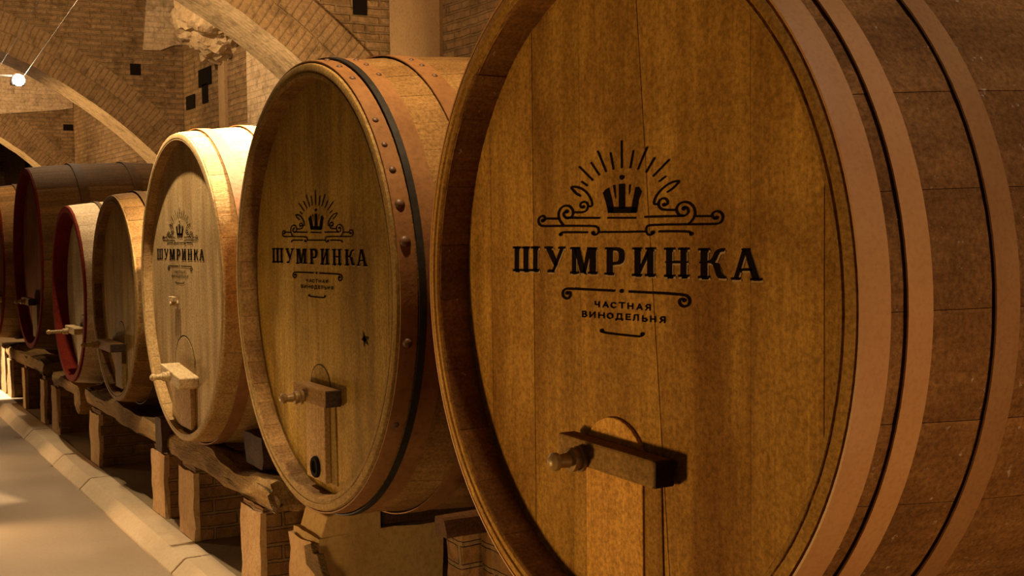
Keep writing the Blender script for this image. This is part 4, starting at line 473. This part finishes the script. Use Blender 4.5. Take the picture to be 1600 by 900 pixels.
def cask(label, xc, zc, R, rec, L, bulge, nst, hoops, mats, planks, rivets=None, ring_w=.055, group='wine casks in a row'):
    """zc is measured from eye height; all parts sit in the cask's own frame: axis along +y, front at y=0, z=0 at the lowest point"""
    root = thing('wine_cask', label, 'cask', (xc, D, H+zc-R), group); OFF = (0, 0, R)
    rad = lambda y: R+bulge*(1-((y-L/2)/(L/2))**2)
    ys = [.012, .03, .06]+[.06+(L-.12)*i/16 for i in range(1, 16)]+[L-.06, L-.012]
    prof = [(.014, R), (.004, R-.004), (0, R-.010), (0, R-.026), (.006, R-.029), (.006, R-.033), (.001, R-.036), (.002, R-ring_w+.006), (.008, R-ring_w), (rec+.05, R-ring_w-.004)]
    prof += [(L*.5, R-.05+bulge*.9), (L-.01, R-.06), (L, R-.05), (L, R-.008)]+[(y, rad(y)) for y in reversed(ys)]
    m = MB(); P = len(prof); SUB = 5
    rng = random.Random(int(abs(xc*100)))
    cuts = [0]
    for k in range(nst): cuts.append(cuts[-1]+rng.uniform(.8, 1.2))
    cuts = [2*math.pi*c/cuts[-1] for c in cuts]
    for k in range(nst):
        a0, a1 = cuts[k]+.0007/R, cuts[k+1]-.0007/R; V = []; F = []; dr = rng.uniform(-.0012, .0012)
        for sidx in range(SUB+1):
            a = a0+(a1-a0)*sidx/SUB; e = -.0012 if sidx in (0, SUB) else 0
            V += [((r+dr+e)*math.cos(a), y, (r+dr+e)*math.sin(a)) for y, r in prof]
        for sidx in range(SUB):
            for j in range(P): F.append((sidx*P+j, sidx*P+(j+1) % P, (sidx+1)*P+(j+1) % P, (sidx+1)*P+j))
        F += [tuple(range(P)), tuple(range(SUB*P, (SUB+1)*P))]
        m.add(V, F)
    m.build('staves', mats['stave'], root, smooth=40, off=OFF)
    if mats.get('chime'):
        w_ = ring_w
        if mats['chime'] is M['red']: pr = [(.014, R+.002), (-.003, R-.004), (-.003, R-w_+.003), (.008, R-w_-.004), (rec-.001, R-w_-.008)]
        else: pr = [(.016, R+.0012), (.003, R-.003), (-.0015, R-.011), (-.0015, R-.027), (.0045, R-.030), (.0045, R-.034), (0, R-.037), (.0005, R-w_+.006), (.012, R-w_-.001)]
        m = MB(); m.lathe(pr, 'y', n=128, cap=False); cr = m.build('chime_rim', mats['chime'], root, smooth=35, off=OFF)
        if mats['chime'] is M['red']: cr['label'] = 'red painted chime rim'
    # head boards clipped to the circle; a joint may lean
    Rh = R-ring_w-.002; bounds = [(-Rh-1, 0)]+planks+[(Rh+1, 0)]; m = MB()
    for (xa, ka), (xb, kb) in zip(bounds[:-1], bounds[1:]):
        dy = rng.uniform(-.0006, .0006); g = .0010
        def hit(x0, kk, sgn):
            z = 0
            for _ in range(12):
                x = x0+kk*z; z = sgn*math.sqrt(max(Rh*Rh-x*x, 0))
            return math.atan2(z, x0+kk*z)
        def ends(x0, kk, gg, default):
            if abs(x0) > Rh: return default
            return hit(x0+gg, kk, 1), hit(x0+gg, kk, -1)
        lt, lb = ends(xa, ka, g, (math.pi, -math.pi)); rt_, rb_ = ends(xb, kb, -g, (0, 0))
        n = 18; pts = []
        for i in range(n+1): a = lt+(rt_-lt)*i/n; pts.append((Rh*math.cos(a), Rh*math.sin(a)))
        for i in range(n+1): a = rb_+(lb-rb_)*i/n; pts.append((Rh*math.cos(a), Rh*math.sin(a)))
        cl = [pts[0]]
        for p in pts[1:]:
            if math.hypot(p[0]-cl[-1][0], p[1]-cl[-1][1]) > 1e-4: cl.append(p)
        if math.hypot(cl[0][0]-cl[-1][0], cl[0][1]-cl[-1][1]) < 1e-4: cl.pop()
        m.prism_y(cl, rec+dy, rec+.035)
    m.build('head', mats['head'], root, off=OFF)
    m = MB(); m.lathe([(L-.10, R-.052), (L-.06, R-.052)], 'y', n=64); m.build('rear_head', mats['head'], root, off=OFF)
    HP = []
    for hi, (y0, y1) in enumerate(hoops):
        m = MB(); n = 128; g0, g1 = .008, .0015
        pr = [(y0, rad(y0)+g0), (y0, rad(y0)+g0+.0045), ((y0+y1)/2, rad((y0+y1)/2)+g1+.0075), (y1, rad(y1)+g1+.005), (y1, rad(y1)+g1-.001)]
        if y0 < .02: pr[0] = (y0, rad(y0)+.003); pr[1] = (y0, rad(y0)+.0085)
        m.lathe(pr+[pr[0]], 'y', n=n, cap=False)
        h = m.build('hoop', M['hoop1b'] if (mats['hoop'] is M['hoop1'] and hi == 2) else mats['hoop'], root, smooth=40, off=OFF); HP.append(h)
        for (ry, ang, rr) in (rivets or {}).get(hi, []):
            q = MB(); a = math.radians(ang); q.lathe([(0, rr), (rr*.35, rr*.92), (rr*.62, rr*.62), (rr*.74, rr*.2)], 'x', n=14)
            ro = rad(ry)+.006
            q.v = [((ro+x)*math.cos(a)-z*math.sin(a), ry+y, (ro+x)*math.sin(a)+z*math.cos(a)) for x, y, z in q.v]
            q.build('rivet', M['hoop4'] if mats['hoop'] is M['hoop4'] else M['rust_rivet'], h, smooth=50, off=OFF)
    return root, OFF
M['hoop_black'] = rough_mat('black_hoop_iron', (.030, .024, .020), (.020, .016, .013), (.05, .04, .032), 4, .6, .4, .003, .12)
M['rust_rivet'] = rough_mat('rust_rivet', (.15, .065, .03), (.10, .045, .02), (.06, .025, .012), 30, .5, .3, .002, .5)
def logo(root, OFF, rec, A, pale=True):
    names = {'crown': 'crown_emblem', 'scroll': 'scroll_ornament', 'rays': 'ray_ornament', 'small': 'small_lettering', 'under': 'underline_scroll'}
    def xf(p, dx=0, dz=0): x, z = p[0]*1e-4+dx, p[1]*1e-4+dz; return (A[0]*x+A[1]*z+A[2], A[3]*x+A[4]*z+A[5])
    for key, items in LOGO.items():
        for layer in ((0, 1) if (pale and key[0] == 'l') else (0,)):
            m = MB(); yy = rec-(.0022 if layer == 0 else .0014); dx, dz = ((0, 0) if layer == 0 else (.004, -.0045))
            for it in items:
                A1 = [xf(it[1][i:i+2], dx, dz) for i in range(0, len(it[1]), 2)]
                if it[0] == 1:
                    B1 = [xf(it[2][i:i+2], dx, dz) for i in range(0, len(it[2]), 2)]; n = len(A1)
                    m.add([(x, yy, z) for x, z in A1+B1], [(i, i+1, n+i+1, n+i) for i in range(n-1)])
                else: m.add([(x, yy, z) for x, z in A1], [tuple(range(len(A1)))])
            if layer == 0: main = m.build(names.get(key, 'letter'), M['print'], root, off=OFF)
            else: m.build('letter_edge', M['print_pale'], main, off=OFF)
def hatch(root, OFF, rec, x0, x1, apex, zbot, bar, screw, mats, thick=.028, door=None, taphole=None):
    """arch-topped board let into the head, crossbar clamping it, screw through the bar"""
    hw, cx = (x1-x0)/2, (x0+x1)/2; pts = [(x0, zbot)]; pts.append((x1, zbot))
    for i in range(15): a = math.pi*i/14; pts.append((cx+hw*math.cos(a), apex-.8*hw+.8*hw*math.sin(a)))
    if door:
        d0, d1, dz = door; m = MB(); m.prism_y([(d0, zbot), (d1, zbot), (d1-.01, dz), (d0+.01, dz)], rec-.006, rec+.004); m.build('hatch_door', mats['head'], root, off=OFF, bevel=.003)
    if thick > .015:
        m = MB(); m.prism_y(pts, rec-.003, rec+.004); m.build('hatch_arch', mats['head'], root, off=OFF, bevel=.0015)
        m = MB(); m.prism_y([(x0, zbot), (x1, zbot), (x1, bar[2]+.01), (x0, bar[2]+.01)], rec-thick, rec+.004)
    else:
        m = MB(); m.prism_y(pts, rec-thick, rec+.004)
    hb = m.build('hatch_board', mats['hatch'], root, off=OFF, bevel=.004)
    if thick > .015:                                                 # dark joint round the arch
        m = MB(); arcp = pts[2:]; n = len(arcp); c0 = (cx, apex-.8*hw)
        g1 = [(c0[0]+(x-c0[0])*1.06, c0[1]+(z-c0[1])*1.06) for x, z in arcp]; g0 = [(c0[0]+(x-c0[0])*1.01, c0[1]+(z-c0[1])*1.01) for x, z in arcp]
        m.add([(x, rec-.0012, z) for x, z in g0+g1], [(i, i+1, n+i+1, n+i) for i in range(n-1)]); m.build('hatch_joint', M['crack'], root, off=OFF)
    (bx0, bx1, bz0, bz1, by0, by1, tilt) = bar
    m = MB(); n = 12; out = []
    prof = [(bx0, bz0+.012), (bx0+.02, bz0), (bx1-.012, bz0), (bx1, bz0+.01), (bx1, bz1-.006), (bx1-.01, bz1), (bx0, bz1)]
    m.prism_y(prof, by0, by1)
    ca, sa = math.cos(tilt), math.sin(tilt); px, pz = (bx0+bx1)/2, (bz0+bz1)/2
    m.v = [(px+(x-px)*ca-(z-pz)*sa, y, pz+(x-px)*sa+(z-pz)*ca) for x, y, z in m.v]
    br = m.build('crossbar', mats['bar'], root, off=OFF, bevel=.006)
    m = MB(); m.prism_y([(bx1-.004, bz0+.002), (bx1+.003, bz0+.006), (bx1+.003, bz1-.004), (bx1-.004, bz1-.001)], by0+.002, by1)
    m.v = [(px+(x-px)*ca-(z-pz)*sa, y, pz+(x-px)*sa+(z-pz)*ca) for x, y, z in m.v]
    if mats['bar'] is M['bar']: m.build('end_grain', M['end_grain'], br, off=OFF)['label'] = 'blackened end of the crossbar'
    sx, sz, tip, sr = screw; m = MB(); e = by0
    m.lathe([(e, sr*1.75), (e-.012, sr*1.8), (e-.016, sr*1.45), (e-.022, sr*1.45), (e-.026, sr*1.65), (e-.036, sr*1.6), (e-.042, sr*1.05), (tip+.03, sr*.85), (tip+.026, sr*1.2), (tip+.012, sr*1.25), (tip+.004, sr*.8), (tip, sr*.5)], 'y', (sx, 0, sz), 20)
    m.build('clamp_screw', mats['screw'], root, smooth=40, off=OFF)
    if taphole:
        tx, tz, tr = taphole; m = MB(); m.lathe([(rec-thick-.001, tr*.55), (rec-thick-.012, tr*.62), (rec-thick-.014, tr*.9), (rec-thick-.008, tr), (rec-thick+.002, tr)], 'y', (tx, 0, tz), 24)
        m.build('tap_hole', M['hole'], hb, smooth=40, off=OFF)
HO = [(.004, .076), (.112, .178), (.335, .405)]
mat1 = dict(chime=M['chime1'], stave=M['stave1'], head=M['head1'], hoop=M['hoop1'], hatch=M['hatch'], bar=M['bar'], screw=M['screw'])
rv1 = {0: [(.045, a, .006) for a in (64, 92)], 1: [(.145, a, .006) for a in (62, 65, 90)]}
r, O = cask('huge honey-brown cask filling the right side, with tan hoops and the largest emblem', -2.658, -.178, .933, .11, 1.95, .08, 28, HO, mat1,
            [(-.717, 0), (-.46, 0), (-.207, 0), (.130, -.089), (.501, 0), (.735, 0)], rv1)
logo(r, O, .11, (1, 0, 0, 0, 1, 0))
hatch(r, O, .11, -.171, .095, -.337, -.80, (-.225, .225, -.474, -.402, .040, .098, -.02), (-.105, -.452, -.062, .020), mat1, thick=.012, door=(-.245, .175, -.44))
mat2 = dict(chime=M['chime2'], stave=M['stave2'], head=M['head2'], hoop=M['hoop2'], hatch=M['hatch3'], bar=M['bar'], screw=M['screw'])
rv2 = {0: [(.05, 78.8, .013), (.044, 69.7, .013), (.044, 61, .013), (.037, 43.3, .013), (.037, 35.8, .012), (.04, 29, .014), (.04, 20.7, .019), (.04, 12.2, .021), (.04, -9.9, .019), (.04, -30, .013), (.04, 100, .013)],
       1: [(.149, 75.5, .012), (.152, 69.5, .012), (.155, 62, .012)], 2: [(.358, 71.8, .012), (.365, 66.6, .012), (.370, 59.8, .012)]}
r, O = cask('large olive-brown cask in the middle with riveted hoops and a middle-sized crown emblem', -4.758, -.2436, .9024, .08, 1.95, .07, 44, [(.012, .074), (.104, .175), (.312, .40)], mat2,
            [(-.62, 0), (-.33, 0), (-.17, 0), (.14, 0), (.44, 0), (.66, 0)], rv2)
m = MB(); m.lathe([(.0775, .9235), (.0775, .9285), (.101, .9325), (.101, .9265), (.0775, .9235)], 'y', n=128, cap=False); m.build('hoop', M['hoop_black'], r, smooth=40, off=O)['label'] = 'narrow black iron hoop'
logo(r, O, .08, (.967, -.0027, -.0501, .0011, .8674, .0549))
hatch(r, O, .08, -.145, .07, -.325, -.80, (-.17, .195, -.472, -.402, .008, .074, 0), (-.065, -.455, -.09, .017), mat2, door=(-.20, .14, -.44), taphole=(-.03, -.745, .045))
m = MB()
for a in (.3, 1.9, 3.3, 4.6, 5.6):
    l = .05 if a != 3.3 else .03; ca, sa = math.cos(a), math.sin(a); m.add([(.434+.012*sa, .078, -.181-.012*ca), (.434+l*ca, .078, -.181+l*sa*.7), (.434-.012*sa, .078, -.181+.012*ca)], [(0, 1, 2)])
m.build('wood_split', M['crack'], r, off=O)
mat3 = dict(chime=M['chime3'], stave=M['stave3'], head=M['head3'], hoop=M['hoop2'], hatch=M['hatch3'], bar=M['bar3'], screw=M['bar3'])
r, O = cask('pale spotlit cask third from the right with the smallest crown emblem', -6.7095, -.3164, .8369, .06, 1.95, .07, 40, [(.10, .165), (.33, .40)], mat3,
            [(-.60, 0), (-.40, 0), (-.18, .02), (.10, 0), (.36, 0), (.60, 0)], None, .032)
logo(r, O, .06, (.8813, .0476, -.1585, .0036, .8301, .1097), pale=False)
hatch(r, O, .06, -.30, .09, -.28, -.775, (-.24, .16, -.523, -.456, -.046, .062, -.11), (-.05, -.488, -.15, .016), mat3, thick=.03)
m = MB(); m.lathe([(.062, .016), (.045, .018), (.03, .012), (.012, .012)], 'y', (-.235, 0, -.10), 14); m.box(-.285, -.19, .02, .045, -.088, -.062)
m.build('sampling_tap', M['bar3'], r, off=O)
m = MB(); m.add([(-.176, .0575, -.12), (-.170, .0575, -.12), (-.178, .0575, -.36), (-.186, .0575, -.36)], [(0, 1, 2, 3)]); m.build('wood_split', M['crack'], r, off=O)
mat4 = dict(chime=M['chime4'], stave=M['stave4'], head=M['head4'], hoop=M['hoop4'], hatch=M['head4'], bar=M['bar'], screw=M['bar'])
r, O = cask('small dark old cask left of the pale spotlit one, no emblem', -8.35, -.45, .68, .06, 1.5, .05, 32, [(.14, .19), (.36, .42)], mat4, [(-.45, 0), (-.22, 0), (.02, 0), (.25, 0), (.46, 0)], None, .05)
hatch(r, O, .06, -.13, .07, -.16, -.60, (-.34, .12, -.35, -.295, -.05, .05, 0), (-.27, -.325, -.16, .014), mat4)
mat5 = dict(stave=M['stave5'], head=M['head5'], hoop=M['hoop4'], hatch=M['head5'], bar=M['bar3'], screw=M['bar3'], chime=M['red'])
r, O = cask('small bleached cask with a red painted rim and pale lit top', -9.95, -.49, .68, .11, 1.4, .05, 32, [(.20, .235)], mat5, [(-.45, 0), (-.2, 0), (.05, 0), (.3, 0)], None, .05)
hatch(r, O, .11, -.12, .1, -.17, -.60, (-.16, .22, -.305, -.25, 0, .09, 0), (-.03, -.29, -.16, .014), mat5)
mat6 = dict(stave=M['stave6'], head=M['head6'], hoop=M['hoop4'], hatch=M['head4'], bar=M['bar'], screw=M['screw'], chime=M['red'])
r, O = cask('big dark cask with a red rim behind the bleached one', -11.9, -.25, .82, .08, 1.95, .06, 40, [(.36, .44), (.83, .91)], mat6, [(-.5, 0), (-.2, 0), (.1, 0), (.4, 0)], None, .05)
hatch(r, O, .08, -.12, .12, -.3, -.72, (-.2, .2, -.42, -.36, -.03, .04, 0), (0, -.39, -.12, .014), mat6)
mat7 = dict(stave=M['stave4'], head=M['head6'], hoop=M['hoop4'], hatch=M['head5'], bar=M['bar3'], screw=M['bar3'], chime=M['red'])
r, O = cask('cask cut off by the left edge of the photo', -14.2, -.33, .80, .05, 1.8, .06, 38, [(.2, .26), (.5, .56)], mat7, [(-.5, 0), (-.2, 0), (.1, 0), (.4, 0)], None, .05)
hatch(r, O, .05, -.1, .14, -.3, -.7, (-.1, .3, -.42, -.36, -.03, .04, 0), (.2, -.39, -.14, .014), mat7)

# ---------------------------------------------------------------- hanging lamp and its wires
LP = Vector((-14.0, 2.03, H+1.622))
t = thing('spotlight', 'glowing spotlight hanging from two wires at the upper left', 'lamp', LP)
m = MB(); m.lathe([(.05, .02), (.03, .05), (0, .065), (-.06, .075), (-.075, .07)], 'z', n=20); m.build('lamp_housing', M['lamp_shell'], t, smooth=40)
m = MB(); m.lathe([(0, .001), (.02, .04), (.05, .062), (.085, .05), (.10, .02)], 'x', (.04, 0, -.03), 18); m.build('bulb', M['glow'], t, smooth=60)
m = MB(); m.box(-.012, .012, -.245, .07, .012, .03); m.build('bracket', M['lamp_shell'], t)
def wire(p, q, rr, label, g):
    p, q = Vector(p), Vector(q); m = MB(); d = (q-p); z = d.normalized(); x = z.orthogonal().normalized(); y = z.cross(x); n = 8; K = 12; V = []; F = []
    for i in range(K+1):
        c = p+d*(i/K)-Vector((0, 0, .03*math.sin(math.pi*i/K)))
        V += [tuple(c+x*rr*math.cos(2*math.pi*k/n)+y*rr*math.sin(2*math.pi*k/n)) for k in range(n)]
    for i in range(K):
        for k in range(n): F.append((i*n+k, i*n+(k+1) % n, (i+1)*n+(k+1) % n, (i+1)*n+k))
    m.add(V, F); tag(m.build('tension_wire', M['steel'], smooth=60), label, 'wire', g)
wire((-14.0, 2.087, 3.455), (-10.76, 3.33, 5.70), .0038, 'bright wire running up right from the hanging spotlight', 'lamp wires')
wire((-14.0, 1.80, 3.455), (-10.76, 2.765, 5.58), .003, 'left wire above the hanging spotlight, cut by the left edge of the photo', 'lamp wires')
